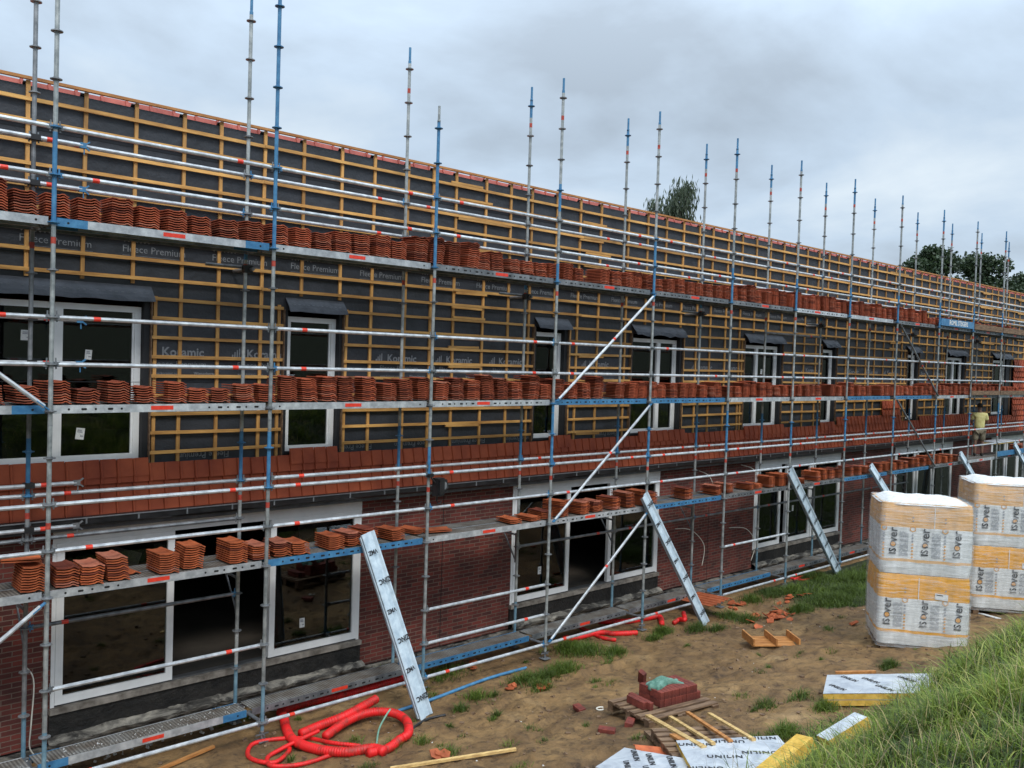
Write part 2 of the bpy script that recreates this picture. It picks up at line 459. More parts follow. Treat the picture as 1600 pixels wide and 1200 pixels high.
_tx = {}
def text_geo(txt, size, bold=0., spacing=1., depth=.0008):
    """verts/faces of a word lying in the XY plane, origin at its centre"""
    key = (txt, size, bold, spacing)
    if key in _tx: return _tx[key]
    c = bpy.data.curves.new('t', 'FONT'); c.body = txt; c.size = size; c.offset = bold; c.extrude = depth
    c.align_x = 'CENTER'; c.align_y = 'CENTER'; c.resolution_u = 2; c.space_character = spacing
    o = bpy.data.objects.new('t', c); COL.objects.link(o)
    dg = bpy.context.evaluated_depsgraph_get(); dg.update()
    me = bpy.data.meshes.new_from_object(o.evaluated_get(dg))
    vs = [v.co.copy() for v in me.vertices]; fs = [tuple(p.vertices) for p in me.polygons]
    bpy.data.objects.remove(o); bpy.data.curves.remove(c); bpy.data.meshes.remove(me)
    _tx[key] = (vs, fs); return vs, fs
def put_text(mb, txt, size, M, bold=0., spacing=1.):
    vs, fs = text_geo(txt, size, bold, spacing)
    mb.add([M @ v for v in vs], fs)
WALLM = Matrix(((1, 0, 0, 0), (0, 0, -1, 0), (0, 1, 0, 0), (0, 0, 0, 1)))   # XY text -> upright on a wall facing -Y
def on_wall(x, y, z, rot=0): return Matrix.Translation((x, y, z)) @ WALLM @ Matrix.Rotation(rot, 4, 'Z')

# ---- value noise, the same for the ground mesh and for everything that stands on it
_nr = np.random.RandomState(3)
_tab = _nr.rand(256, 256)
def vnoise(x, y):
    xi = np.floor(x).astype(int); yi = np.floor(y).astype(int)
    fx = x-xi; fy = y-yi; fx = fx*fx*(3-2*fx); fy = fy*fy*(3-2*fy)
    a = _tab[xi % 256, yi % 256]; b = _tab[(xi+1) % 256, yi % 256]; c = _tab[xi % 256, (yi+1) % 256]; d = _tab[(xi+1) % 256, (yi+1) % 256]
    return (a*(1-fx)+b*fx)*(1-fy)+(c*(1-fx)+d*fx)*fy
def fbm(x, y, o=4):
    s = 0; a = .5
    for i in range(o): s = s + a*(vnoise(x*2**i+17*i, y*2**i+5*i)-.5)*2; a *= .5
    return s
_PY = [-400, -30, -17, -7, 0, 1.2, 2.5, 3.3, 4.3, 5.0, 6.0, 7.0, 8.5, 9.7, 400]
_PZ = [12, 11, 9.5, 3.5, 3.28, 3.02, 2.42, 1.80, .98, .74, .60, .46, .24, .10, .08]  # high start is an unseen hill behind the camera, added to darken window reflections
def ground(x, y):
    x = np.asarray(x, float); y = np.asarray(y, float)
    t = np.clip((x-7)/6, 0, 1)
    ys = y - .30*t*t*(3-2*t)*np.clip((6-y)/2, 0, 1)
    z = sum(np.interp(ys+d, _PY, _PZ) for d in (-.25, -.1, 0, .1, .25))/5
    near = np.clip((11-y)/1.2, 0, 1)*np.clip((60-x)/10, 0, 1)
    z = z + near*(.07*fbm(x*.7, y*.7, 3) + .035*fbm(x*2.6, y*2.6, 3))
    mud = np.clip((y-4.8)/.8, 0, 1)*near
    z = z + mud*(.032*fbm(x*7, y*7, 3) - .06*np.clip(fbm(x*3.1+9, y*3.1, 3), 0, 1) + .05*np.clip(fbm(x*5.3, y*5.3+30, 3)-.18, 0, 1))
    for k_ in range(7):        # wheel ruts and spade ridges
        yc = 6.2+.55*k_+.35*np.sin(x*.55+k_*1.7)
        z = z + mud*(-.035*np.exp(-((y-yc)/.07)**2) + .022*np.exp(-((y-yc-.14)/.06)**2))*np.clip(fbm(x*.8+k_*7, y*.3, 2)*3, 0, 1)
    return z
def gz(x, y): return float(ground(x, y))
def spot(px, py):
    """the place on the ground that the photo shows at this pixel"""
    d = fw + r2*((px-800)/FPX) + u2*((600-py)/FPX)
    t = 2.
    while t < 80:
        p = EYE + d*t
        if p.z < gz(p.x, p.y): break
        t += .04
    return Vector((p.x, p.y, gz(p.x, p.y)))
def on_plane(px, py, Y):
    d = fw + r2*((px-800)/FPX) + u2*((600-py)/FPX)
    return EYE + d*(Y/d.y)

# ------------------------------------------------------------------ ground
def make_ground():
    xs = np.concatenate([[-900, -400, -150, -60, -25, -12, -6], np.arange(-3, 4, .25), np.arange(4, 20, .05), np.arange(20, 36, .12), np.arange(36, 60, .6), [64, 75, 95, 140, 250, 500, 1200]])
    ys = np.concatenate([[-900, -300, -80, -30, -12, -6, -3], np.arange(-2, 4.6, .12), np.arange(4.6, 11, .05), np.arange(11, 12.5, .3), [13, 16, 25, 50, 120, 300, 1200]])
    X, Y = np.meshgrid(xs, ys, indexing='ij'); Z = ground(X, Y)
    nx, ny = X.shape
    co = np.stack([X, Y, Z], -1).reshape(-1, 3)
    i = np.arange(nx-1)[:, None]*ny + np.arange(ny-1)[None]
    q = np.stack([i, i+ny, i+ny+1, i+1], -1).reshape(-1, 4)
    me = bpy.data.meshes.new('ground')
    me.vertices.add(len(co)); me.vertices.foreach_set('co', co.ravel())
    me.loops.add(len(q)*4); me.loops.foreach_set('vertex_index', q.ravel().astype('i4'))
    me.polygons.add(len(q)); me.polygons.foreach_set('loop_start', (np.arange(len(q))*4).astype('i4'))
    me.polygons.foreach_set('use_smooth', np.ones(len(q), bool))
    me.update(calc_edges=True)
    at = me.attributes.new('turf', 'FLOAT', 'POINT')
    at.data.foreach_set('value', turf(X, Y).ravel())
    me.materials.append(MATS['mud_ground'])
    tag(link('ground', me), kind='structure')
def turf(x, y):
    b = np.clip((5.1 + .7*fbm(x*.9, y*.9, 3) - y)/.5, 0, 1)
    far = np.clip((x-16.5 - 2.2*(8.6-y)*(y < 8.6) + 1.5*fbm(x*.6, y*.6, 3))/1.5, 0, 1)*(y > 4)*(y < 10.6)
    back = (y > 19)*1.
    return np.clip(np.maximum(np.maximum(b, far), back), 0, 1)
make_ground()

# ------------------------------------------------------------------ building
F = 11.50            # outer face of the tile battens
BW = 11.65           # face of the brickwork
XL, XR = -8.0, 60.0
UPW = [(-1.6, 4.52, [1.2, 3.48], 4.60), (6.56, 7.40, [], 7.46), (11.55, 12.28, [], 12.37), (14.30, 15.87, [15.2], 15.96),
       (18.43, 19.97, [19.0], 20.06), (22.1, 22.77, [], 22.84), (27.3, 28.0, [], 28.10), (30.24, 31.75, [31.0], 31.85),
       (34.4, 35.8, [34.6], 36.2), (39.9, 40.6, [], 40.7), (44.2, 45.7, [44.9], 45.8), (50, 50.8, [], 50.9)]
LOW = [(-4.4, .04), (3.53, 7.97), (11.2, 15.49), (19.24, 23.56), (27.0, 31.4), (35.0, 39.3), (43, 47.3)]
bld = thing('building', (0, 0, 0), 0, 'long two storey brick building under construction with battened charcoal upper facade behind the scaffold', 'building')

def wall_with_holes(name, mat, y0, y1, z0, z1, holes, extra=None):
    mb = MB().mat(mat); x = XL
    for (a, b, c, d) in holes:
        if a > x: mb.box(x, a, y0, y1, z0, z1)
        if c > z0: mb.box(a, b, y0, y1, z0, c)
        if d < z1: mb.box(a, b, y0, y1, d, z1)
        x = b
    if x < XR: mb.box(x, XR, y0, y1, z0, z1)
    return mb
wall_with_holes('w', 'brick_wall', BW, BW+.22, .22, 2.93, [(a, b, .22, 2.80) for a, b in LOW]).build('brick_wall', bld)
wall_with_holes('w', 'membrane', 11.56, 11.72, 3.0, 8.04, [(w[0]-.07, w[3], 3.60, 5.66) for w in UPW]).build('roof_membrane', bld)
# expansion joints in the brickwork
for x in (9.6, 17.35, 25.4, 33.2):
    MB().mat('hole_black').box(x, x+.012, BW-.002, BW+.01, .22, 2.9).build('expansion_joint', bld)
# rough foot of the wall
mb = MB().mat('plinth_stone')
x = XL
while x < 46:
    w = rng.uniform(.25, .55)
    mb.box(x, x+w-.01, BW-rng.uniform(.01, .09), BW+.3, -.2, .2-rng.uniform(0, .03)); x += w
mb.build('plinth', bld)
# window ledges under the sliding windows
for (a, b) in LOW:
    MB().mat('sill_stone').box(a-.02, b+.02, BW-.07, BW+.05, .58, .65).build('window_sill', bld)
    mb = MB().mat('bitumen'); x = a-.02
    while x < b:
        w = min(rng.uniform(.12, .4), b+.02-x)
        mb.box(x, x+w, BW-.035, BW+.22, .21+rng.uniform(0, .10), .578); x += w
    mb.build('waterproofing', bld)
    # rough mortar bench below the waterproofing, broken along its upper edge
    mb = MB().mat('plinth_stone'); n = int((b-a+.1)/.035); vs = []
    for i in range(n+1):
        x = a-.05+(b-a+.1)*i/n
        hz = .31 + .05*float(fbm(np.array(x*1.3), np.array(a), 2)) + .035*float(fbm(np.array(x*9.), np.array(a+3), 3))
        o1 = .10 + .025*float(fbm(np.array(x*2.1), np.array(a+9), 3)); o2 = .03*float(fbm(np.array(x*6.), np.array(a+5), 3))
        for dy_, z_ in ((-.036, hz+.02), (-.036-o1*.7, hz+.02*o2*10), (-.05-o1, hz-.04), (-.03-o1-o2, hz-.09), (-.015-o1*.6, hz-.12), (-.02-o1*.6-o2*.6, .16), (-.03-o1*.7, -.15)):
            vs.append((x, BW+dy_, z_))
    mb.add(vs, [(i*7+j, i*7+j+1, (i+1)*7+j+1, (i+1)*7+j) for i in range(n) for j in range(6)])
    mb.build('mortar_ledge', bld)
# interior: floors, ceiling, back wall, cross walls
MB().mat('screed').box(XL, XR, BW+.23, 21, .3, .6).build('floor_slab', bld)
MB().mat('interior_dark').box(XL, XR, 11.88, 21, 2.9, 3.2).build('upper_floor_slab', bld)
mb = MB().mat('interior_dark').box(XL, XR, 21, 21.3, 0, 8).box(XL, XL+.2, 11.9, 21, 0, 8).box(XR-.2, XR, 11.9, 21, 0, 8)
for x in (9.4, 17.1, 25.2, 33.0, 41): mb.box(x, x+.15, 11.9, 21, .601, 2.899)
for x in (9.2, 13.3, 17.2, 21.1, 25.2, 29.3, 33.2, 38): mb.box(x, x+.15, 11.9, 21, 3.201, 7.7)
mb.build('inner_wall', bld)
# roof behind the ridge
MB().mat('tile_pink').add
mb = MB().mat('tile_facade'); mb.add([(XL, 11.9, 8.0), (XR, 11.9, 8.0), (XR, 21.6, 5.6), (XL, 21.6, 5.6), (XL, 11.9, 7.8), (XR, 11.9, 7.8), (XR, 21.6, 5.4), (XL, 21.6, 5.4)],
    [(0, 1, 2, 3), (7, 6, 5, 4), (0, 4, 5, 1), (3, 2, 6, 7), (0, 3, 7, 4), (1, 5, 6, 2)]); mb.build('rear_roof', bld)
MB().mat('interior_dark').box(XL, XR, 11.72, 11.9, 7.7, 7.95).build('ridge_board', bld)
mb = MB().mat('tile_pink'); x = XL
while x < XR:
    M = Matrix.Translation((x+.15, 11.66, 8.045+rng.uniform(-.006, .006))) @ Matrix.Rotation(R(64), 4, 'X') @ Matrix.Rotation(rng.uniform(-.02, .02), 4, 'Z')
    mb.obox(M, .146, .088, .009)
    M2 = Matrix.Translation((x+.01, 11.655, 8.05)) @ Matrix.Rotation(R(64), 4, 'X')
    mb.obox(M2, .018, .088, .02); x += .30
mb.build('ridge_tiles', bld)

# gutter and zinc fascia
mb = MB().mat('gutter_black')
prof = [(11.47, 3.0), (11.30, 3.0), (11.285, 2.985), (11.29, 2.93), (11.34, 2.90), (11.47, 2.90)]
mb.add([(x, y, z) for x in (XL, XR) for y, z in prof], [(i, i+1, i+7, i+6) for i in range(5)] + [(0, 5, 4, 3, 2, 1), (6, 7, 8, 9, 10, 11), (0, 6, 11, 5)])
mb.mat('zinc_grey'); mb.tube([(XL, 11.285, 3.0), (XR, 11.285, 3.0)], .011, 8)
x = XL
while x < XR: mb.mat('galvanised_old').box(x, x+.02, 11.275, 11.30, 2.935, 3.012); x += .62
mb.build('gutter', bld)
mb = MB().mat('zinc_grey')
mb.add([(x, y, z) for x in (XL, XR) for y, z in ((11.42, 2.898), (11.42, 2.84), (11.60, 2.80), (11.645, 2.80), (11.645, 2.898))],
       [(i, i+1, i+6, i+5) for i in range(4)] + [(0, 4, 3, 2, 1), (5, 6, 7, 8, 9), (0, 5, 9, 4)])
mb.build('fascia', bld)

# ---- windows
def sticker(parent, x, y, z, w=.09, h=.13, tilt=0.):
    mb = MB().mat('white_sticker'); M = Matrix.Translation((x, y, z)) @ Matrix.Rotation(tilt, 4, 'Y')
    mb.obox(M, w/2, .001, h/2); mb.mat('ink_grey')
    for j, (dxx, dzz, ww) in enumerate(((-.1, .3, .25), (-.05, .15, .3), (.2, -.2, .18))):
        mb.obox(M @ Matrix.Translation((dxx*w, -.0015, dzz*h)), ww*w, .0006, h*.05)
    return mb.build('sticker', parent)
def frame_mb(x0, x1, z0, z1, y0, y1, t, tb=None):
    tb = tb or t
    mb = MB().mat('pvc_white')
    mb.box(x0, x0+t, y0, y1, z0, z1).box(x1-t, x1, y0, y1, z0, z1).box(x0+t, x1-t, y0+.001, y1, z0, z0+tb).box(x0+t, x1-t, y0+.001, y1, z1-t, z1)
    return mb
def pane(parent, x0, x1, z0, z1, y):
    return MB().mat('window_glass').box(x0, x1, y, y+.008, z0, z1).build('pane', parent)
for k, (a, b, mull, c) in enumerate(UPW):
    fr = frame_mb(a, b, 3.64, 5.57, 11.615, 11.69, .075)
    # a second step of the profile
    fr.box(a+.075, a+.10, 11.635, 11.69, 3.715, 5.495).box(b-.10, b-.075, 11.635, 11.69, 3.715, 5.495)
    for q in mull: fr.box(q, q+.11, 11.612, 11.69, 3.715, 5.495)
    w = fr.build('window', bld)
    cuts = [a+.1] + [v for q in mull for v in (q, q+.11)] + [b-.1]
    for i in range(0, len(cuts), 2): pane(w, cuts[i], cuts[i+1], 3.715, 5.495, 11.655)
    if k in (0, 1, 3, 4, 5, 7):
        sticker(w, b-.35 if k in (1, 5) else b-.62, 11.652, 4.3 if k in (1, 5) else 4.95, .08, .12, .08)
    if k == 0:
        sticker(w, 3.82, 11.652, 3.98, .1, .14, .12); sticker(w, 3.2, 11.652, 5.16, .12, .12, .03)
    # dark reveals and their plywood edge
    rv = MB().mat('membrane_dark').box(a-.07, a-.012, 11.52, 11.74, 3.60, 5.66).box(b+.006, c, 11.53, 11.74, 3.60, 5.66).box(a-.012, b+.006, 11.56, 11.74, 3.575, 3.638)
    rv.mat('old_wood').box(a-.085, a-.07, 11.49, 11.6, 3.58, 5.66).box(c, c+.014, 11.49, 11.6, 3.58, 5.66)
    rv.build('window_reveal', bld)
    # membrane lid over the window
    n = max(6, int((c-a)/.14)); rows = [(11.553, 5.835), (11.51, 5.79), (11.468, 5.742), (11.428, 5.69), (11.40, 5.63)]
    mb = MB().mat('lid_grey'); vs = []
    for i in range(n+1):
        x = a-.045 + (c-a+.06)*i/n
        for j, (yy, z2) in enumerate(rows):
            amp = .0015*j if k < 3 else .005*j
            vs.append((x, yy-rng.uniform(0, amp), z2+rng.uniform(-amp, amp)+.0015*math.sin(x*9+j)*j))
    m0 = len(rows)
    fs = [(i*m0+j, i*m0+j+1, (i+1)*m0+j+1, (i+1)*m0+j) for i in range(n) for j in range(m0-1)]
    mb.add(vs, fs); mb.add([(x, y+.004, z-.002) for x, y, z in vs], [tuple(reversed(f)) for f in fs])
    lid = mb.build('window_flap', bld)
    st = MB().mat('print_grey')
    i = a-.05
    while i < c-.05: st.bar((i, 11.438, 5.738), (i+.035, 11.438, 5.738), .003, .005); i += .075
    if k < 2: st.build('stitching', lid)

LOWP = {1: ([(3.53, 5.03, 1), (6.43, 7.97, 1)], (5.03, 6.43)), 2: ([(11.2, 12.72, 1), (13.86, 15.49, 1)], (12.72, 13.86)),
        3: ([(19.24, 20.45, 1), (20.72, 21.95, 1), (21.98, 23.56, 1)], (20.45, 20.72))}
for k, (a, b) in enumerate(LOW):
    leaves, gap = LOWP.get(k, ([(a, a+1.45, 1), (a+1.6, a+2.8, 1), (a+2.85, b, 1)], (a+1.45, a+1.6)))
    fr = MB().mat('pvc_white')
    fr.box(a, b, 11.635, 11.74, 2.66, 2.80)            # head box
    fr.box(a, a+.045, 11.64, 11.74, .652, 2.66).box(b-.045, b, 11.64, 11.74, .652, 2.66)
    fr.mat('zinc_grey').box(a+.045, b-.045, 11.66, 11.76, .652, .675)
    w = fr.build('sliding_window', bld)
    for (x0, x1, _) in leaves:
        l = frame_mb(x0+.047 if x0 == a else x0, x1-.047 if x1 == b else x1, .677, 2.658, 11.632, 11.70, .088, .10).build('sash', w)
        pane(l, x0+.12, x1-.088, .777, 2.57, 11.66)
    if k in (1, 2, 3): sticker(w, {1: 6.98, 2: 11.95, 3: 21.1}[k], 11.655, {1: 1.08, 2: 1.17, 3: 1.5}[k], .085, .14)
    MB().mat('gutter_black').box(a+.5, b-.5, 11.66, 11.668, 2.42, 2.50) if False else None
MB().mat('foil').obox(Matrix.Translation((4.62, 12.35, 2.2)) @ Matrix.Rotation(.35, 4, 'Y'), .22, .03, .14).build('leaning_sheet', bld)
MB().mat('foil').obox(Matrix.Translation((7.7, 12.5, 2.28)) @ Matrix.Rotation(-.2, 4, 'Y'), .3, .03, .12).build('leaning_sheet', bld)
MB().mat('white_sticker').box(4.78, 4.96, 11.7, 11.71, 2.26, 2.5).build('paper_notice', bld)
MB().mat('stretch_film').box(11.75, 12.15, 11.73, 11.76, 3.7, 3.86).build('plastic_bag', bld)

# ---- battens and counter battens
LX = [-5.3, -4.7, -4.1, -3.5, -2.9, -2.3, -1.7, -1.1, -.5, .1, .7, 1.3, 1.93, 2.52, 3.15, 3.78, 4.38, 5.0, 5.51, 6.14, 6.76, 7.40, 7.97, 8.61, 9.12, 9.60, 10.25, 10.84, 11.35, 12.0, 12.63, 13.22, 14.05]
while LX[-1] < 52: LX.append(LX[-1] + rng.choice([.6, .6, .6, .58, .62, .52]))
ZB = [7.879-.2443*i for i in range(18)]
def opening(x, pad=.0):
    for a, b, mm, c in UPW:
        if a-.09-pad < x < c+.02+pad: return (a-.09, c+.015)
    return None
CLAD_X = 36.43
n_l = 0
def lath(x, z0, z1):
    global n_l
    n_l += 1
    tilt = rng.uniform(-.008, .008)
    MB().mat('lath_wood').bar((x-tilt, 11.545, z0), (x+tilt, 11.545, z1), .044, .026, (0, 1, 0)).build('counter_batten', bld)
for x in LX:
    if x < -3.6 or x > 50: continue
    lo = 3.35 if x < CLAD_X else 5.4
    if opening(x, .03): lath(x, 5.84+rng.uniform(0, .03), 8.095)
    else: lath(x, lo, 8.095)
edge = []
for a, b, mm, c in UPW[:9]: edge += [(a-.14), (c+.07)]
for x in edge:
    if 0 < x < 33 and not any(abs(x-l) < .12 for l in LX): lath(x, 3.45, 5.72)
n_b = 0
def batten(x0, x1, z, dy=0., h=.036):
    global n_b
    n_b += 1
    y = 11.516-dy
    s = rng.uniform(-.006, .006)
    return MB().mat('batten_wood').bar((x0, y, z+s), (x1, y, z-s), .03, h).build('tile_batten', bld)
splice_x = [6.12, 9.55, 12.7, 15.9, 19.2, 22.5, 26.0, 29.6, 33.1, 36.7, 40.2, 43.8, 47.2]
SEG, OFF = [], []
for i, z in enumerate(ZB):
    hi = i <= 8
    segs = []
    if hi:          # long runs meet where the carpenters joined two lengths
        cut = [-3.7] + [v for v in splice_x if (splice_x.index(v)+i) % 2 == 0] + [50]
        for p in range(len(cut)-1): segs.append((cut[p]+.002, cut[p+1]-.002))
    else:
        x = -3.7
        for a, c in [(w[0]-.09, w[3]+.015) for w in UPW]:
            if a > x: segs.append((x+.002, a))
            x = c
    for x0, x1 in segs:
        if not hi and z < 5.56:
            if x0 > CLAD_X-2: continue
            x1 = min(x1, CLAD_X)
        if x1-x0 < .1: continue
        s_ = rng.uniform(-.008, .008)
        SEG.append((x0, x1, z, s_, .040+rng.uniform(0, .005)))
    for xx in splice_x:
        if rng.random() > .62 or (z < 5.56 and xx > 33) or opening(xx, .1) or opening(xx+.7, .1): continue
        dz = rng.choice([-.041, -.041, .041]); x0 = xx+rng.uniform(-.12, .1)
        OFF.append((x0, x0+rng.choice([.66, .68, .72, 1.2 if z > 5.7 else .7]), z+dz, rng.uniform(-.006, .006), .036))
def bars(mb, lst):
    for x0, x1, z, s_, h in lst: mb.bar((x0, 11.516, z+s_), (x1, 11.516, z-s_), .028, h)
    return mb
for lst, nm in ((SEG, 'tile_batten'), (OFF, 'batten_offcut')):
    lst.sort(key=lambda q: (q[0]+q[1])/2)
    for q in lst[:99]: bars(MB().mat('batten_wood'), [q]).build(nm, bld)
    if lst[99:]: tag(bars(MB().mat('batten_wood'), lst[99:]).build(nm, bld), kind='stuff')
MB().mat('orange_wood').bar((XL, 11.515, 8.115), (XR, 11.515, 8.115), .05, .034).build('ridge_batten', bld)
for x in LX:
    if 2 < x < 30: MB().mat('gutter_black').bar((x-.03, 11.56, 8.085), (x-.03, 11.62, 8.02), .05, .015).build('ridge_clip', bld)

# ---- print on the membrane
def word_part(txt, size, M, name, bold=0.):
    mb = MB().mat('print_grey'); put_text(mb, txt, size, M, bold); return mb.build(name, bld)
def logo(x, z, s):
    mb = MB().mat('print_grey')
    for i, h in enumerate((.35, .62, .85, 1.0)):
        mb.bar((x+i*s*.26, 11.557, z), (x+i*s*.26+.02*s, 11.557, z+h*s), .002, s*.15, (1, 0, 0))
    mb.build('logo_print', bld)
x = 4.53
while x < 32:
    if not (opening(x+.1) or opening(x+.7)):
        logo(x+.03, 4.955, .13); word_part('Koramic', .165, on_wall(x+.52, 11.556, 5.01), 'brand_print', .004)
        word_part('Fleece Premium', .115, on_wall(x+.47, 11.556, 4.855), 'type_print')
        word_part('www.koramic.com', .05, on_wall(x+.3, 11.556, 4.735), 'address_print'); word_part('Wienerberger', .055, on_wall(x+.83, 11.556, 4.735), 'maker_print', .001)
    x += 1.18
x = -1.2
while x < 22:
    word_part('Fleece Premium', .125, on_wall(x, 11.556, 6.285), 'type_print')
    mb = MB().mat('print_grey')
    for i in range(7): mb.bar((x-.38+i*.05, 11.557, 6.37), (x-.36+i*.05, 11.557, 6.41), .002, .018, (1, 0, 0))
    mb.build('hatch_print', bld)
    MB().mat('print_grey').bar((x-.4, 11.557, 6.205), (x+.42, 11.557, 6.205), .002, .005).build('line_print', bld)
    if x > 4 and not opening(x+.7) and x < 18: word_part('Fleece Premium', .115, on_wall(x+.7, 11.556, 3.655, math.pi), 'type_print')
    x += 1.17
mb = MB().mat('membrane_dark')
for z in (6.12, 4.62, 7.55): mb.bar((XL, 11.559, z), (XR, 11.559, z), .004, .008)
mb.build('membrane_seam', bld)

# ---- tile cladding on the facade
def clad_tile(mb, x, z, w=.2, h=.262):
    # flat tile with a raised left edge, foot leaning out
    j = rng.uniform(-.0035, .0035); k = rng.uniform(-.003, .003)
    yb, yt = 11.442+j, 11.492+j
    pr = [(0, 0), (.006, -.019), (.026, -.019), (.036, -.003), (w-.004, 0)]
    vs = [(x+a, yb+c, z+k) for a, c in pr] + [(x+a, yt+c, z+h+k) for a, c in pr]
    vs += [(x+a, yb+.022+c, z+k) for a, c in pr]
    fs = [(i, i+1, i+6, i+5) for i in range(4)] + [(i+10, i+11, i+1, i) for i in range(4)] + [(0, 5, 5, 10)[:3], (4, 14, 9)]
    fs[-2] = (0, 5, 10)
    mb.add(vs, fs)
mb = MB().mat('tile_facade')
for r_ in range(3):
    x = XL
    while x < 50:
        clad_tile(mb, x+(0.0), 2.965+.2*r_*1.02+rng.uniform(-.001, .001), .2, .222); x += .2
def raised(x0, x1, z, rows=1):
    for r_ in range(rows):
        x = x0
        while x < x1-.1: clad_tile(mb, x, z+.205*r_, .2, .222); x += .2
raised(-4, 4.6, 3.575-.13); raised(6.6, 7.4, 3.47); raised(11.9, 12.5, 3.46); raised(14.5, 16, 3.46)
raised(18.4, 20.2, 3.46); raised(22.0, 22.8, 3.46); raised(22.9, 26.9, 3.575); raised(25.6, 26.9, 3.78, 2); raised(28.2, 34, 3.50)
raised(CLAD_X, 50, 3.575, 10)
mb.build('tile_cladding', bld)

# conduits sticking out of the brickwork
def wire(pts, r=.008, mat='cream_conduit', name='conduit', parent=bld):
    P = [Vector(p) for p in pts]; out = []
    for i in range(len(P)-1):
        p0, p1, p2, p3 = P[max(i-1, 0)], P[i], P[i+1], P[min(i+2, len(P)-1)]
        for k in range(6):
            t = k/6; out.append(.5*((2*p1)+(p2-p0)*t+(2*p0-5*p1+4*p2-p3)*t*t+(3*p1-p0-3*p2+p3)*t**3))
    out.append(P[-1])
    o = MB().mat(mat).tube(out, r, 7).build(name, parent, smooth=True); return o
wire([(3.22, 11.66, 1.25), (3.30, 11.5, 1.10), (3.26, 11.42, .62), (3.24, 11.40, .35), (3.30, 11.40, .22)])
wire([(3.2, 11.66, 2.72), (3.24, 11.56, 2.64), (3.28, 11.52, 2.45)])
wire([(16.1, 11.66, 1.5), (16.5, 11.5, 1.45), (16.85, 11.4, 1.1), (16.8, 11.4, .65)])
wire([(16.9, 11.66, 2.72), (17.1, 11.5, 2.6), (17.25, 11.45, 2.3)])
wire([(18.2, 11.66, 1.3), (18.7, 11.5, 1.25), (18.95, 11.4, .9), (18.8, 11.4, .5)])
wire([(18.6, 11.66, 2.75), (18.9, 11.5, 2.65), (19.05, 11.45, 2.4)])

# ------------------------------------------------------------------ scaffold
SY, SB = 10.337, 11.077           # front and rear row
def SX(n):
    x = 3.084 + 2.57*n
    return x + (.12 if n == 8 else .3 if n in (9, 10) else .2 if n > 10 else 0)
def KZ(k): return 4.35 + .5*k
N0, N1 = -1, 13
sc = thing('scaffold', (SX(0), SY, 0), 0, 'galvanised and blue modular scaffold with tile laden decks along the whole facade', 'scaffold')
SO = Vector((SX(0), SY, 0))
def sbuild(mb, name, label=None, smooth=True):
    o = mb.build(name, sc); o.location = -SO
    if smooth: smooth_some(o, 35)
    if label: o['label'] = label
    return o
def standard(n, y, top, blues, base):
    mb = MB(); x = SX(n)
    zb = gz(x, y) + .03
    marks = sorted(set([KZ(-8)-.12, KZ(top)+.08] + [KZ(k) for rg in blues for k in rg]))
    for a, b in zip(marks, marks[1:]):
        mid = (a+b)/2; isb = any(KZ(p) <= mid <= KZ(q) for p, q in blues)
        mb.mat(base if not isb else ('faded_blue' if mid < 1 else 'blue_paint')).tube([(x, y, a), (x, y, b)], .0242, 10, caps=False)
    mb.mat('blue_paint' if n > 2 or y > SY else base).tube([(x, y, KZ(top)+.08), (x, y, KZ(top)+.12), (x, y, KZ(top)+.125), (x, y, KZ(top)+.32)], [.0242, .0242, .019, .019], 10)
    mb.mat('galvanised')
    for k in range(-8, top+1):
        z = KZ(k)
        isb = any(p-.1 <= k <= q+.1 for p, q in blues)
        mb.mat('blue_paint' if isb and z > 1 else 'galvanised_old').tube([(x, y, z-.005), (x, y, z+.005)], .061, 14)
        mb.tube([(x, y, z-.02), (x, y, z+.02)], .031, 10)
    mb.mat('sticker_faded')
    for k in (3.62, -2.45, 9.35): 
        if k < top and not (k > 5 and n < 2): mb.tube([(x, y, KZ(k)-.035), (x, y, KZ(k)+.035)], .0252, 10)
    # joints
    mb.mat('galvanised_old')
    for k in (-4.3, -.3, 3.7): mb.tube([(x, y, KZ(k)-.004), (x, y, KZ(k)+.004)], .0262, 10)
    # base jack
    mb.mat('galvanised_old').tube([(x, y, zb), (x, y, KZ(-8)-.12)], .017, 8)
    mb.bar((x-.09, y, KZ(-8)-.15), (x+.09, y, KZ(-8)-.15), .014, .014); mb.bar((x, y-.07, KZ(-8)-.15), (x, y+.07, KZ(-8)-.15), .014, .014)
    mb.box(x-.07, x+.07, y-.07, y+.07, zb-.012, zb)
    return sbuild(mb, 'standard')
for n in range(N0, N1+1):
    fb = {0: [(3.95, 5.9), (-8.2, -6.9)], 1: [(4.0, 10.2), (-2.0, -.6), (-8.2, -7)], 2: [(4, 8.2), (-2.1, -1.2), (-8.2, -6.9)], 3: [(3.9, 4.6), (6.3, 7.2), (-2.1, 0)],
          4: [(3.8, 5.9), (-2.2, -.9), (-8.2, -7)]}.get(n, [(4.0, 5.4), (-2.1, -.4 if n % 2 else -1), (-8.2, -7.3)] + ([(9.3, 10.2)] if n % 2 else []))
    standard(n, SY, 8 if n == 2 else 10, fb, 'galvanised_post')
    standard(n, SB, 10, [(-2.0, -.7), (-8.2, -6.9)] + ([(3.8, 4.6)] if n % 2 else []) + ([(9.6, 10.2)] if n > 2 else []), 'galvanised_old' if n in (0,) else 'galvanised_post')

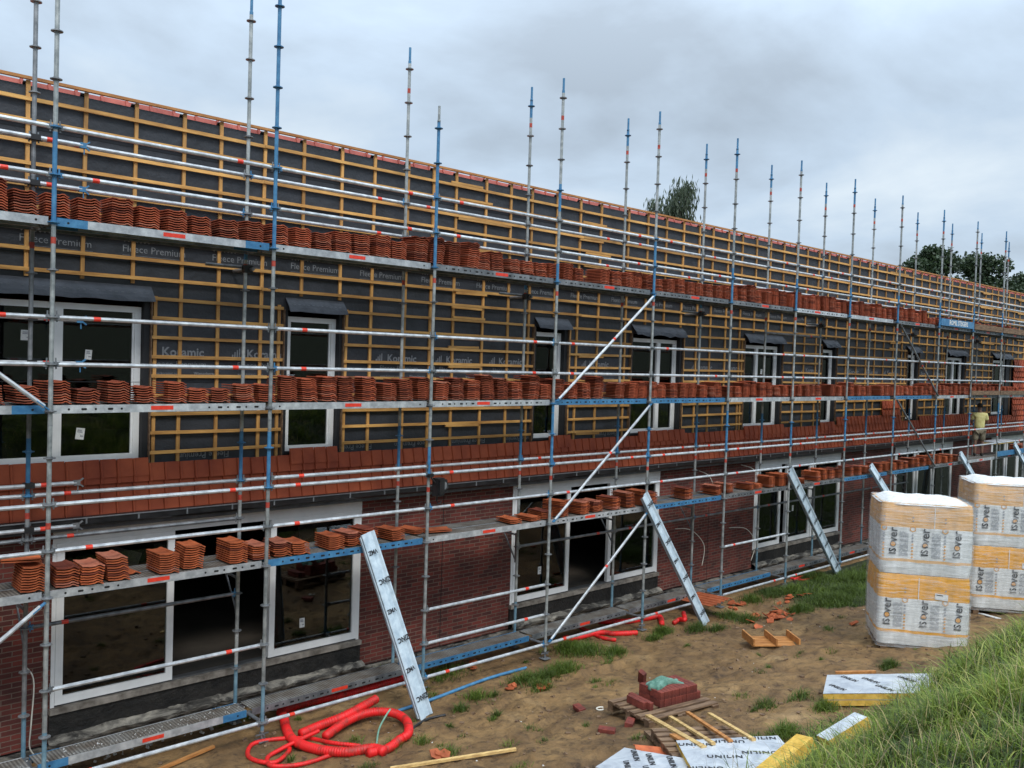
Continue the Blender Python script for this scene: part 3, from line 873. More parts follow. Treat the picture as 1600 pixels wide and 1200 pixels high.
def ledger(n, y, k, name, mat='galvanised', x0=None, x1=None, dz=0.):
    a = SX(n) if x0 is None else x0; b = SX(n+1) if x1 is None else x1; z = KZ(k)+dz
    mb = MB().mat(mat).tube([(a+.07, y, z), (b-.07, y, z)], .0242, 9)
    for e_, s in ((a, 1), (b, -1)):
        mb.mat('blue_paint' if (n*7+k*3) % 5 == 0 else 'galvanised_old')
        mb.box(min(e_+s*.03, e_+s*.085), max(e_+s*.03, e_+s*.085), y-.016, y+.016, z-.027, z+.027)
        mb.bar((e_+s*.05, y, z-.05), (e_+s*.044, y, z+.07), .006, .016, (1, 0, 0))
    mb.mat('red_sticker'); q = a + rng.choice([.38, .42, 2.05])
    mb.tube([(q, y, z), (q+.075, y, z)], .0252, 9)
    return sbuild(mb, name)
for n in range(N0, N1):
    for k in (6, 5, 2, 1): ledger(n, SY, k, 'guard_rail')
    for k in (6, 5): ledger(n, SB, k, 'guard_rail')
    for k in (-2, -3, -8): ledger(n, SY, k, 'ledger')
    ledger(n, SB, -2, 'ledger')
for n, y, k in ((0, SB, -3), (-1, SB, -3), (0, SY, -6), (0, SB, -5), (2, SY, -6), (2, SY, -7), (5, SY, -6), (4, SB, -5), (3, SB, -5), (5, SB, -5), (6, SB, -5), (7, SB, -5), (4, SY, -6) if False else (8, SB, -5), (6, SB, 3)):
    ledger(n, y, k, 'ledger', 'galvanised_old' if y > SY else 'galvanised')
ledger(1, SY-.01, -2, 'ledger', dz=.115); ledger(9, SY, -2, 'ledger', dz=.12)
# overlapping tubes clamped to the rear posts at the left
for k in (6, 5, 2, 1, -2, -3):
    z = KZ(k) - (.0 if k > 0 else -.12); y = SB-.055
    mb = MB().mat('galvanised').tube([(.4, y, z), (3.58, y, z)], .0242, 9)
    mb.mat('blue_paint' if k > -2 else 'galvanised_old').box(3.55, 3.62, y-.022, y+.022, z-.03, z+.03).bar((3.62, y, z+.02), (3.66, y, z+.05), .02, .016).bar((3.62, y, z-.02), (3.66, y, z-.05), .02, .016)
    mb.bar((3.6, y, z), (3.6, y, z-.10), .01, .012, (1, 0, 0))
    mb.mat('black_rubber').box(SX(0)-.05, SX(0)+.05, y-.03, SB+.03, z-.03, z+.03)
    mb.mat('red_sticker').tube([(3.2, y, z), (3.28, y, z)], .0252, 9)
    sbuild(mb, 'clamped_tube')
for n in range(N0, N1+1):
    for k in (-8, -4, 0, 4):
        x = SX(n); z = KZ(k)-.0
        sbuild(MB().mat('galvanised_old').tube([(x, SY+.05, z), (x, SB-.05, z)], .022, 8).box(x-.02, x+.02, SY+.03, SY+.09, z-.03, z+.03).box(x-.02, x+.02, SB-.09, SB-.03, z-.03, z+.03), 'transom')
# decks
def deck_mesh(mat_a, mat_mid, holes, stick):
    """one steel plank, 2.5 m long and .32 m wide, origin at the left front bottom corner"""
    mb = MB(); Lx, Wy, H = 2.49, .32, .085
    mb.mat('deck_perforated').box(0, Lx, .012, Wy-.012, H-.012, H)
    for (y0, y1) in ((0, .012), (Wy-.012, Wy)):
        mb.mat(mat_a).box(0, .32, y0, y1, 0, H+.004).box(Lx-.32, Lx, y0, y1, 0, H+.004)
        mb.mat(mat_mid).box(.32, Lx-.32, y0, y1, 0, H+.004)
        mb.mat(mat_a).box(0, Lx, y0+.0122 if y0 == 0 else y0-.012, y1+.012 if y0 == 0 else y1-.0122, 0, .004)
    mb.mat('hole_black')
    for hx, ln in holes: 
        mb.tube([(hx, -.0015, .043), (hx, .004, .043)], .013, 8)
        if ln: mb.tube([(hx+.035, -.0015, .043), (hx+.035, .004, .043)], .013, 8).box(hx, hx+.035, -.0013, .004, .031, .055)
    if stick: mb.mat('red_sticker').box(stick, stick+.26, -.002, .004, .024, .07)
    mb.mat('galvanised_old')
    for x in (-.05, Lx-.01):
        for y in (.03, Wy-.07): mb.box(x, x+.06, y, y+.04, .005, .05)
    return mb.mesh('deck')
hl = [(.22+.115*i, i % 2) for i in range(19)]
few = [(.12, 0), (2.37, 0)]
some = [(.16+.14*i, i % 2) for i in range(5)] + [(1.75+.12*i, i % 2) for i in range(6)]
DM = {'grey': deck_mesh('galvanised', 'galvanised', few, 1.1), 'grey_holes': deck_mesh('galvanised', 'galvanised', some, 1.05),
      'grey_all': deck_mesh('galvanised', 'galvanised', hl, .9), 'blue': deck_mesh('blue_paint', 'blue_paint', hl, 0),
      'mix': deck_mesh('blue_paint', 'galvanised', few, 1.15), 'old': deck_mesh('galvanised_old', 'galvanised_old', hl, 1.2)}
PLAN = {4: ['grey', 'mix', 'grey', 'old', 'old', 'old', 'old', 'grey_all', 'grey', 'old', 'old', 'old', 'old', 'old'],
        0: ['mix', 'grey_holes', 'grey', 'grey_all', 'blue', 'blue', 'grey', 'grey', 'blue', 'blue', 'grey', 'old', 'grey', 'old'],
        -4: ['grey', 'grey_holes', 'blue', 'grey', 'grey_all', 'blue', 'old', 'old', 'blue', 'blue', 'old', 'grey', 'old', 'old'],
        -8: ['grey', 'mix', 'old', 'blue', 'old', 'old', 'blue', 'old', 'old', 'old', 'old', 'old', 'old', 'old']}
for k, row in PLAN.items():
    for i, nm in enumerate(row):
        n = N0+i
        for q in ((0, 1) if k != -8 else (1,)):
            y = SY+.045+q*.33 + (.0 if k != -8 else -.03)
            o = link('deck', DM[nm if q == 0 or k == -8 else 'old'], sc, Vector((SX(n)+.04, y, KZ(k)-.028)) - SO)
            if nm == 'blue' and q == 0: o['label'] = 'blue painted deck plank'
# diagonal braces
def brace(a, b, mat='galvanised'):
    a = Vector(a); b = Vector(b); d = (b-a).normalized()
    mb = MB().mat(mat).tube([a+d*.06, b-d*.06], .024, 9)
    mb.mat('blue_paint' if mat == 'galvanised' else mat)
    for p, s in ((a, 1), (b, -1)): mb.bar(p, p+d*s*.16, .012, .05, (0, 1, 0))
    mb.mat('red_sticker'); q = a+(b-a)*.55; mb.tube([q, q+d*.05], .0252, 9)
    return sbuild(mb, 'diagonal_brace')
yb = SY-.055
for n, k0, k1, mt in ((3, 0, 4, 'galvanised'), (3, -4, 0, 'galvanised'), (3, -8, -4, 'galvanised')):
    brace((SX(n)+.03, yb, KZ(k0)+.04), (SX(n+1)-.03, yb, KZ(k1)-.03), mt)
for k0, k1, s in ((4, 0, 1), (0, -4, 1)): brace((SX(8)+.03, yb, KZ(k0)-.03), (SX(9)+(.0), yb, KZ(k1)+.04), 'galvanised_old')
brace((SX(-1), yb, KZ(4)), (SX(0)-.03, yb, KZ(0)+.02)); brace((SX(-1), yb, KZ(-8)), (SX(0)-.03, yb, KZ(-4)-.03))
# consoles and ties to the wall
for n in (0, 1, 3, 4, 5, 7, 9):
    x, z = SX(n), KZ(-5)+.2
    sbuild(MB().mat('galvanised_old').bar((x, SB+.03, z), (x, SB+.38, z+.01), .02, .03).bar((x, SB+.03, z-.45), (x, SB+.34, z-.01), .016, .022).bar((x, SB+.04, z-.48), (x, SB+.04, z+.03), .018, .03, (0, 1, 0)), 'wall_console')
for n in (1, 3, 5, 7, 9, 11):
    x, z = SX(n)+.06, KZ(4)-.22
    sbuild(MB().mat('galvanised_old').tube([(x, SB-.1, z), (x, 11.53, z)], .024, 8).mat('black_rubber').box(x-.09, x+.03, SB-.04, SB+.04, z-.05, z+.05).mat('galvanised_old').tube([(x, SB+.1, z+.03), (x-.55, SB+.12, z+.03)], .022, 8), 'wall_tie')
# toe boards and the printed banner board at the far end of the upper deck
def toe(n, k, mat, txt=None, h=.17):
    x0, x1, z = SX(n)+.04, SX(n+1)-.04, KZ(k)+.065
    mb = MB().mat(mat).box(x0, x1, SY-.035, SY-.01, z, z+h)
    o = sbuild(mb, 'toe_board', smooth=False)
    if txt:
        t = MB().mat('white_sticker'); put_text(t, txt, .19, on_wall((x0+x1)/2+.05, SY-.037, z+h/2), .004)
        t.box(x0+.6, x0+.62, SY-.0365, SY-.035, z+.02, z+h-.02)
        t.build('lettering', o)
        o['label'] = 'blue toe board with pale lettering'
toe(9, 4, 'blue_paint', 'ROMIL STEIGERS', .2)
for n in (10, 11, 12): toe(n, 4, 'old_wood')
for n in (10, 11, 12): toe(n, 0, 'old_wood', h=.13)
toe(11, -4, 'blue_paint', h=.16)

# ------------------------------------------------------------------ roof tile stacks
TP = 15
def tile_profile(w=.236):
    top = [(-w/2, .020), (-w/2+.03, .019), (-w/2+.075, .011), (w/2-.095, .014), (w/2-.07, .026), (w/2-.05, .025), (w/2-.014, .003), (w/2, .002)]
    return top
def add_tile(mb, M, L=.38, w=.236):
    t = tile_profile(w); n = len(t); th = .0105
    vs = []
    for y in (-L/2, L/2):
        vs += [M @ Vector((x, y, z)) for x, z in t]
        vs += [M @ Vector((x, y, z-th)) for x, z in t]
    fs = []
    for i in range(n-1):
        fs.append((i, i+1, 2*n+i+1, 2*n+i))
        fs.append((n+i, 3*n+i, 3*n+i+1, n+i+1))
        fs.append((i, n+i, n+i+1, i+1)); fs.append((2*n+i, 2*n+i+1, 3*n+i+1, 3*n+i))
    fs.append((0, 2*n, 3*n, n)); fs.append((n-1, 2*n-1, 4*n-1, 3*n-1))
    mb.add(vs, fs)
def stack_mesh(count, mat, seed, topskew=False):
    r = random.Random(seed); mb = MB().mat(mat); z = .014; lean = r.uniform(-.0035, .0035)
    dx = 0; rz = 0
    for i in range(count):
        if r.random() < .16: dx = r.uniform(-.014, .014)
        flip = False
        last = topskew and i == count-1
        M = Matrix.Translation((lean*i+dx+r.uniform(-.002, .002), r.uniform(-.007, .007), z)) @ Matrix.Rotation(rz+r.uniform(-.008, .008)+(.3 if last else 0), 4, 'Z')
        if flip: M = M @ Matrix.Rotation(math.pi, 4, 'Z')
        q_ = r.random(); mb.mat('tile_clay_dark' if q_ < .16 else 'tile_dusty' if q_ > .90 else mat); add_tile(mb, M); z += .0275 + r.uniform(-.001, .001)
    return mb.mesh('tile_stack')
SM = {}
def get_stack(count, mat, var):
    key = (count, mat, var)
    if key not in SM: SM[key] = stack_mesh(count, mat, count*10+var+len(mat))
    return SM[key]
ORD = ['first', 'second', 'third', 'fourth', 'fifth', 'sixth', 'seventh', 'eighth', 'ninth', 'tenth', 'eleventh', 'twelfth', 'thirteenth', 'fourteenth', 'fifteenth', 'sixteenth', 'seventeenth']
BAY = {-1: 'bay at left edge', **{i: ORD[i]+' bay' for i in range(0, 14)}}
count_in = {}
def put_stack(x, k, count, mat, yoff=0., rz=0., deck=''):
    z = KZ(k) - .028 + .089
    n = max(i for i in range(N0, N1+1) if SX(i) <= x + .001)
    key = (k, n); count_in[key] = count_in.get(key, 0)+1
    tiles = max(3, round(count*.86))
    me = get_stack(tiles, mat, rng.randrange(3))
    o = link('tile_stack', me, None, (x, SY+.045+.21+yoff, z), (0, 0, rz))
    size = 'low' if count < 9 else 'tall' if count > 12 else 'medium'
    tag(o, '%s stack of clay tiles, %s from left in %s of %s deck' % (size, ORD[min(count_in[key]-1, 16)], BAY[n], deck), 'roof tiles', 'stacks of roof tiles on the %s deck' % deck)
# upper deck
def fill(k, x0, x1, deck, mat, hfun, gap=.306):
    x = x0
    while x < x1:
        if rng.random() > .02:
            put_stack(x, k, hfun(x), mat, rng.uniform(-.01, .05), rng.uniform(-.10, .10), deck)
        x += gap*rng.uniform(.95, 1.12)
def h_up(x):
    if x < 2.6: return rng.choice([11, 12, 13, 14])
    if 8.0 < x < 9.1: return rng.choice([12, 15, 16])
    if x < 16: return rng.choice([9, 10, 10, 11, 12, 13])
    if x > 26: return rng.choice([7, 8, 9, 10])
    return rng.choice([11, 12, 13, 14, 15])
def h_mid(x):
    if x < 5.2: return rng.choice([7, 8, 9, 10])
    if 9.2 < x < 13: return rng.choice([10, 12, 14, 15, 16])
    return rng.choice([9, 10, 11, 12, 13, 14])
fill(4, 1.6, 33.6, 'upper', 'tile_clay', h_up)
fill(0, 1.6, 33.6, 'middle', 'tile_clay', h_mid)
low = [(43, 12), (98, 9), (135, 9), (177, 12), (252, 10), (295, 12), (361, 12), (398, 8), (434, 8), (461, 7), (513, 8), (543, 8), (566, 9), (610, 7), (795, 4), (823, 4), (846, 6), (868, 12), (900, 9), (925, 8), (950, 9), (975, 12), (996, 12), (1012, 9),
       (1065, 9), (1112, 8), (1132, 8), (1166, 6), (1178, 5), (1196, 11), (1211, 12), (1224, 11), (1243, 5), (1268, 9), (1281, 10), (1292, 9), (1303, 9), (1322, 9), (1333, 9), (1345, 8), (1356, 7), (1366, 9), (1378, 8), (1388, 8), (1398, 9), (1408, 8), (1418, 10), (1427, 9), (1436, 9), (1445, 10), (1453, 9), (1461, 10), (1469, 8), (1478, 9), (1487, 8)]
for px, c in low:
    x = on_plane(px, 800, SY+.25).x
    k_y = on_plane(px, 800, SY+.25)
    # refine the pixel row of the deck at this x
    for _ in range(4):
        v = Vector((x, SY+.25, KZ(-4)+.1))-EYE; d = v.dot(fw); py = 600-FPX*v.dot(u2)/d
        x = on_plane(px, py, SY+.25).x
    put_stack(x, -4, c, 'tile_orange', rng.uniform(-.02, .06) - (.03 if x < 9 else 0), rng.uniform(-.12, .12), 'lower')
for x in (34.2, 34.6, 35.1):
    put_stack(x, -4, 10, 'tile_orange', 0, 0, 'lower')
# loose tiles lying on the lower deck
def tile_obj(loc, rot, label, group=None, mat='tile_orange', L=.38, w=.25, n=1, name='roof_tile'):
    mb = MB().mat(mat)
    for i in range(n): add_tile(mb, Matrix.Translation((.004*i, .003*i, .014+.0235*i)), L, w)
    return tag(mb.build(name, None, loc=loc, rot=rot), label, 'roof tile', group)
tile_obj((SX(2)+.05, SY+.45, KZ(-4)+.061), (0, 0, .2), 'few roof tiles lying behind the third front post on the lower deck', n=3)
tile_obj((SX(2)+.42, SY+.28, KZ(-4)+.061), (0, 0, 1.3), 'pair of loose roof tiles lying flat on empty part of lower deck', n=2)
tile_obj((SX(0)+.95, SY+.42, KZ(-4)+.061), (0, 0, .1), 'single roof tile lying behind stacks in first bay of lower deck', n=1)
tile_obj((SX(0)-.20, SY+.22, KZ(-4)+.061+.305), (.03, .05, 1.35), 'skewed pair of tiles laid across the leftmost stack of the lower deck', n=2)
tile_obj((on_plane(1243, 762, SY+.2).x, SY+.2, KZ(-4)+.061), (0, .9, .4), 'tile tipped on edge near the second leaning zinc profile', n=2)

# ------------------------------------------------------------------ black work lamp on the post
wl_ = thing('work_lamp', (SX(2)+.15, SY-.06, KZ(-2)-.18), R(12), 'black floodlight clamped to the third front post below the guard rail', 'work lamp')
MB().mat('black_plastic').box(-.08, .06, -.05, .06, -.14, .12).box(-.06, .05, -.07, -.05, -.12, .10).build('housing', wl_)
mb = MB().mat('black_plastic').tube([(.09, -.03, .0), (.09, .06, .0)], .088, 14)
mb.mat('black_rubber')
for k in range(8):
    a = k*math.pi/4; mb.obox(Matrix.Translation((.09+.09*math.cos(a), .02, .09*math.sin(a))) @ Matrix.Rotation(-a, 4, 'Y'), .016, .04, .02)
smooth_some(mb.build('lamp_head', wl_))
mb = MB().mat('galvanised_old').tube([(.09, -.034, 0), (.09, -.0305, 0)], .06, 14); mb.build('lens', wl_)
mb = MB().mat('black_plastic').tube([(-.08, 0, .05), (-.13, .03, .12), (-.15, .05, .17)], .012, 8).box(-.19, -.1, .02, .09, .14, .19); mb.build('clamp', wl_)
wire([(.0, .02, -.13), (.0, .03, -.22), (.06, .04, -.27), (.13, .05, -.24)], .009, 'black_rubber', 'cable', wl_)

# ------------------------------------------------------------------ zinc profiles leaning on the scaffold
def zinc_profile(foot_px, top_x, top_z, label, width=.26, flip=1, texts=True):
    ft = spot(*foot_px) if len(foot_px) == 2 else Vector((foot_px[0], foot_px[1], gz(foot_px[0], foot_px[1])))
    top = Vector((top_x, SY-.065, top_z))
    d = (top-ft); L = d.length; d.normalize()
    sx = Vector((1, 0, 0)); sx = (sx - d*sx.dot(d)).normalized()
    nrm = sx.cross(d).normalized()            # towards the camera side
    if nrm.y > 0: nrm = -nrm
    M = Matrix((sx, d, nrm)).transposed().to_4x4(); M.translation = ft
    t = bpy.data.objects.new('zinc_profile', None); COL.objects.link(t); t.matrix_world = M
    tag(t, label, 'zinc profile', 'zinc profiles leaning on the scaffold')
    # folded sheets: flat pan, raised middle bend, upstand edges, several nested
    w = width
    for i in range(3):
        prof = [(-w/2, -.012), (-w/2, .018), (-w/2+.012, .024), (-w*.08, .016), (w*.02, -.016), (w*.30, -.012), (w*.42, .012), (w/2, .014), (w/2, -.012)]
        mb = MB().mat('zinc_film'); off = -.017*i; sh = rng.uniform(-.012, .012) if i else 0; l0 = rng.uniform(0, .03) if i else 0
        n = len(prof)
        vs = [(x+sh, y, z+off) for y in (l0, L+.12-l0) for x, z in prof] + [(x+sh, y, z+off-.003) for y in (l0, L+.12-l0) for x, z in prof]
        fs = [(j, j+1, n+j+1, n+j) for j in range(n-1)] + [(2*n+j, 3*n+j, 3*n+j+1, 2*n+j+1) for j in range(n-1)]
        fs += [(j, 2*n+j, 2*n+j+1, j+1) for j in range(n-1)] + [(n+j, n+j+1, 3*n+j+1, 3*n+j) for j in range(n-1)]
        mb.add(vs, fs); mb.build('folded_sheet', t)
    y = .28; q = 0
    while y < L:
        mb = MB().mat('ink')
        put_text(mb, 'ZINC' if q % 2 == 0 else 'VMZ', .098 if q % 2 == 0 else .085, Matrix.Translation((.02 if q % 2 == 0 else -.025, y, .0275)) @ Matrix.Rotation(math.pi, 4, 'Z') @ Matrix.Scale(.85, 4, (1, 0, 0)), .003)
        mb.build('film_print', t)
        y += .42; q += 1
    return t
zinc_profile((666, 1121), 7.18, 2.50, 'whitish folded zinc profile leaning beside the thick red hose, foot on mud', .225)
zinc_profile((1104, 976), 13.30, 2.55, 'folded zinc profile leaning on the fifth front post at top of diagonal brace', .21)
zinc_profile((1311, 896), 18.5, 2.70, 'folded zinc profile leaning with its foot in grass left of the wrapped pallets', .23)
zinc_profile((24.3, 9.45, 0), 22.55, 2.55, 'zinc profile top showing directly above the nearer wrapped pallet', .25)
zinc_profile((30.1, 9.4, 0), 28.5, 2.58, 'zinc profile top showing above the farther wrapped pallet', .25)
zinc_profile((34.8, 9.4, 0), 33.2, 2.68, 'grey zinc profile leaning at the right edge of the photo', .25)

# ------------------------------------------------------------------ person on the lower deck
def skin_obj(name, parent, verts, edges, radii, mat, root=0, sub=2):
    me = bpy.data.meshes.new(name); me.from_pydata(verts, edges, []); me.update()
    o = bpy.data.objects.new(name, me); COL.objects.link(o)
    m = o.modifiers.new('skin', 'SKIN'); sv_ = me.skin_vertices[0].data
    for i, r in enumerate(radii): sv_[i].radius = (r, r) if not hasattr(r, '__len__') else r; sv_[i].use_root = (i == root)
    s = o.modifiers.new('sub', 'SUBSURF'); s.levels = sub; s.render_levels = sub
    dg = bpy.context.evaluated_depsgraph_get(); dg.update()
    nm = bpy.data.meshes.new_from_object(o.evaluated_get(dg)); nm.name = name
    bpy.data.objects.remove(o)
    nm.materials.clear(); nm.materials.append(MATS[mat])
    nm.polygons.foreach_set('use_smooth', [True]*len(nm.polygons))
    return link(name, nm, parent)
def make_person():
    t = thing('person', (31.25, 10.78, KZ(-4)+.061), R(-62), 'person in pale yellow shirt and khaki shorts working on the lower deck', 'person')
    # local frame: facing +Y, right hand towards +X
    V = [(0, 0, .92), (0, .0, 1.08), (0, .01, 1.28), (0, .02, 1.44), (0, .05, 1.53), (0, .09, 1.60), (0, .10, 1.72),      # 0-6 pelvis..head
         (.10, 0, .88), (.11, .03, .50), (.11, 0, .10), (.11, .12, .04),                                       # 7-10 right leg
         (-.10, 0, .88), (-.12, -.04, .50), (-.12, -.08, .10), (-.12, .04, .04),                               # 11-14 left leg
         (.18, .01, 1.42), (.25, .06, 1.16), (.20, .30, 1.08), (.18, .38, 1.09),                              # 15-18 right arm
         (-.18, .01, 1.42), (-.25, .07, 1.16), (-.17, .30, 1.12), (-.15, .38, 1.14)]
    Ed = [(0, 1), (1, 2), (2, 3), (3, 4), (4, 5), (5, 6), (0, 7), (7, 8), (8, 9), (9, 10), (0, 11), (11, 12), (12, 13), (13, 14), (3, 15), (15, 16), (16, 17), (17, 18), (3, 19), (19, 20), (20, 21), (21, 22)]
    Rd = [(.15, .11), (.14, .10), (.16, .115), (.13, .09), .055, .07, .09, .085, .058, .04, .04, .085, .058, .04, .04, .058, .043, .03, .034, .058, .043, .03, .034]
    b = len(V)
    for s, base in ((1, 18), (-1, 22)):
        bx, by, bz = V[base]
        for j in range(4):
            V.append((bx+(j-1.5)*.02, by+.055, bz+.004)); V.append((bx+(j-1.5)*.021, by+.085-.008*abs(j-1.5), bz-.02)); 
            Ed += [(base, len(V)-2), (len(V)-2, len(V)-1)]; Rd += [.0095, .0085]
        V.append((bx-s*.035, by+.02, bz-.004)); V.append((bx-s*.045, by+.045, bz-.02)); Ed += [(base, len(V)-2), (len(V)-2, len(V)-1)]; Rd += [.011, .0095]
    body = skin_obj('body', t, V, Ed, Rd, 'skin')
    skin_obj('shirt', t, [(0, 0, .90), (0, .0, 1.08), (0, .01, 1.30), (0, .02, 1.43), (0, .035, 1.49), (.18, .01, 1.42), (.235, .045, 1.22), (-.18, .01, 1.42), (-.235, .05, 1.22)],
             [(0, 1), (1, 2), (2, 3), (3, 4), (3, 5), (5, 6), (3, 7), (7, 8)], [(.185, .145), (.175, .135), (.185, .14), (.15, .11), .07, .085, .068, .085, .068], 'shirt_yellow')
    skin_obj('shorts', t, [(0, 0, .93), (.105, 0, .84), (.115, .02, .50), (-.105, 0, .84), (-.12, -.03, .50)], [(0, 1), (1, 2), (0, 3), (3, 4)], [(.16, .125), .115, .095, .115, .095], 'shorts_khaki')
    MB().mat('hair_dark').ball((0, .08, 1.735), .098, .108, .085, 12, 8).build('hair', t, smooth=True)
    mb = MB().mat('skin').ball((0, .205, 1.67), .014, .022, .02).ball((.093, .095, 1.665), .012, .022, .03).ball((-.093, .095, 1.665), .012, .022, .03)
    mb.mat('hair_dark').ball((.034, .182, 1.695), .012, .008, .007).ball((-.034, .182, 1.695), .012, .008, .007).ball((0, .186, 1.628), .026, .008, .006)
    mb.build('face', t, smooth=True)
    for sx_, sy_ in ((.11, .05), (-.12, -.03)):
        MB().mat('shoe_dark').ball((sx_, sy_, .05), .055, .14, .055, 10, 6).build('shoe', t, smooth=True)
    t.scale = (.94, .94, .94)
make_person()
t = MB().mat('foil').box(-.9, .9, -.22, .22, 0, .03).mat('foam_yellow').box(-.895, .895, -.215, .215, -.05, 0).build('foam_sheet', loc=(32.7, SY+.35, KZ(-4)+.48))
tag(t, 'pale panel lying level across tile stacks right of the person', 'panel')

# ------------------------------------------------------------------ things on the mud
def hose(name, pts_px, r, label, lift=None, corr=True, cat='hose', mat='red_hose'):
    P = []
    for i, q in enumerate(pts_px):
        p = spot(q[0], q[1]); h = q[2] if len(q) > 2 else 0
        if h:    # raised above the ground: keep it on the same line of sight
            d = fw + r2*((q[0]-800)/FPX) + u2*((600-q[1])/FPX); tt = (p.z+h+r-EYE.z)/d.z; p = EYE+d*tt
        else: p.z += r*.8
        P.append(p)
    out = []
    for i in range(len(P)-1):
        p0, p1, p2, p3 = P[max(i-1, 0)], P[i], P[i+1], P[min(i+2, len(P)-1)]
        n = max(3, int((p2-p1).length/(.0085 if corr else .03)))
        for k in range(n):
            t = k/n; out.append(.5*((2*p1)+(p2-p0)*t+(2*p0-5*p1+4*p2-p3)*t*t+(3*p1-p0-3*p2+p3)*t**3))
    out.append(P[-1])
    rr = [r*(1.0 if (i//2) % 2 else .88) if corr else r for i in range(len(out))]
    o = MB().mat(mat).tube(out, rr, 12).build(name, smooth=True)
    return tag(o, label, cat)
# thick corrugated hose: from under the scaffold, round the big loop
hose('corrugated_hose', [(640, 1062), (560, 1085), (450, 1112), (444, 1130), (455, 1160), (490, 1177), (540, 1184), (580, 1176), (600, 1183)], .062, 'thick red corrugated hose running from under the scaffold along the mud', cat='hose')
hose('corrugated_hose', [(588, 1092, .12), (540, 1118, .06), (500, 1140), (470, 1156)], .062, 'thick red hose end raised above the coil', cat='hose')
hose('corrugated_hose', [(508, 1158), (540, 1128, .03), (575, 1114, .05), (610, 1113, .05), (634, 1125, .04), (638, 1145, .02), (625, 1163), (603, 1178), (575, 1184)], .060, 'thick red hose bent in a wide loop next to the leaning zinc profile')
hose('drain_hose', [(498, 1142, .06), (470, 1155, .05), (440, 1170, .03), (418, 1188), (425, 1200), (470, 1198), (520, 1182), (560, 1168, .02), (556, 1165, .03), (520, 1161, .03), (480, 1157), (430, 1158), (395, 1168), (387, 1182), (400, 1193), (430, 1194), (450, 1180), (452, 1172)], .028, 'thin red hose coiled in front of the thick one at bottom of the photo', corr=True)
hose('drain_hose', [(880, 1002), (905, 1000), (935, 992), (960, 994), (995, 993)], .05, 'red hose lying under scaffold behind the tall grass tuft')
hose('drain_hose', [(905, 982), (935, 998), (962, 1004)], .035, 'short red hose crossing another under the scaffold')
hose('corrugated_hose', [(935, 975), (980, 975), (1010, 970), (1030, 968), (1034, 980)], .055, 'red hose with its bent end poking out beside the fifth front post')
hose('corrugated_hose', [(1052, 977), (1062, 968, .04), (1070, 968, .08), (1068, 958, .10)], .045, 'short red hose stub left of the second leaning profile')
hose('drain_hose', [(1235, 905), (1258, 908), (1275, 902), (1262, 900), (1240, 907)], .03, 'small red hose loop in grass near the third leaning profile')
hose('water_pipe', [(622, 1115), (680, 1093), (760, 1064), (822, 1046)], .024, 'straight blue pipe lying on the mud behind the leaning zinc profile', corr=False, cat='pipe', mat='blue_paint')
hose('black_cable', [(642, 1148), (650, 1136), (670, 1126), (696, 1119)], .018, 'black cable coming out of mud right of the red loop', corr=False, cat='cable', mat='black_rubber')
hose('green_tube', [(588, 1168), (592, 1140, .10), (602, 1120, .2), (610, 1108, .22)], .012, 'thin pale green tube arching over the red hose loop', corr=False, cat='tube', mat='green_plastic')

def lying_bar(name, a, b, w, h, mat, label, cat='timber batten', lift=(0, 0), group=None):
    A, B = spot(*a), spot(*b); A.z += h/2+lift[0]; B.z += h/2+lift[1]
    return tag(MB().mat(mat).bar(A, B, w, h).build(name), label, cat, group)
lying_bar('timber_batten', (232, 1212), (334, 1172), .05, .03, 'orange_wood', 'muddy batten lying in the bottom left corner under the scaffold', lift=(0, .03))
lying_bar('timber_batten', (610, 1203), (806, 1175), .045, .03, 'pale_wood', 'long yellow batten half sunk in mud at bottom centre', lift=(0, .02))
lying_bar('timber_batten', (1305, 1060), (1368, 1058), .05, .03, 'orange_wood', 'short orange lath behind the foil faced slab by the grass', lift=(.05, .05))

def foil_board(corners_top, th, name, label, words, layers=2, rotw=0.):
    """board given by three ground points: near-left, near-right, far-left of its top face"""
    a, b, c = corners_top
    ex = (b-a); ey = (c-a); lx, ly = ex.length, ey.length; ex.normalize(); ez = ex.cross(ey).normalized(); ey = ez.cross(ex)
    M = Matrix((ex, ey, ez)).transposed().to_4x4(); M.translation = a
    t = bpy.data.objects.new(name, None); COL.objects.link(t); t.matrix_world = M
    tag(t, label, 'insulation board')
    for i in range(layers):
        z1 = -i*(th/layers) - .003; z0 = -(i+1)*(th/layers) + .004
        MB().mat('foam_yellow').box(.004*i, lx-.006*i, .003, ly-.004, z0, z1).build('foam_core', t)
        if i: MB().mat('foil').box(0, lx, 0, ly, z1, z1+.003).build('foil_layer', t)
    mb = MB().mat('foil'); nx, ny = 14, 10
    vs = [(lx*i/nx, ly*j/ny, rng.uniform(0, .004)) for i in range(nx+1) for j in range(ny+1)]
    vs += [(lx*i/nx, ly*j/ny, -.003) for i, j in ((0, 0), (nx, 0), (nx, ny), (0, ny))]
    q = ny+1; T = (nx+1)*q
    fs = [(i*q+j, (i+1)*q+j, (i+1)*q+j+1, i*q+j+1) for i in range(nx) for j in range(ny)] + [(T+3, T+2, T+1, T)]
    mb.add(vs, fs); mb.build('foil_face', t)
    mb = MB().mat('ink')
    for (u, v, txt, sz, rt_) in words:
        put_text(mb, txt, sz, Matrix.Translation((u*lx, v*ly, .0075)) @ Matrix.Rotation(rt_, 4, 'Z'), .002, 1.15)
    if words: mb.build('print', t)
    return t
def sp(px, py, h): # point at height h above the ground seen at that pixel
    d = fw + r2*((px-800)/FPX) + u2*((600-py)/FPX)
    t = 2.
    while t < 60:
        p = EYE+d*t
        if p.z < gz(p.x, p.y)+h: return p
        t += .02
    return p
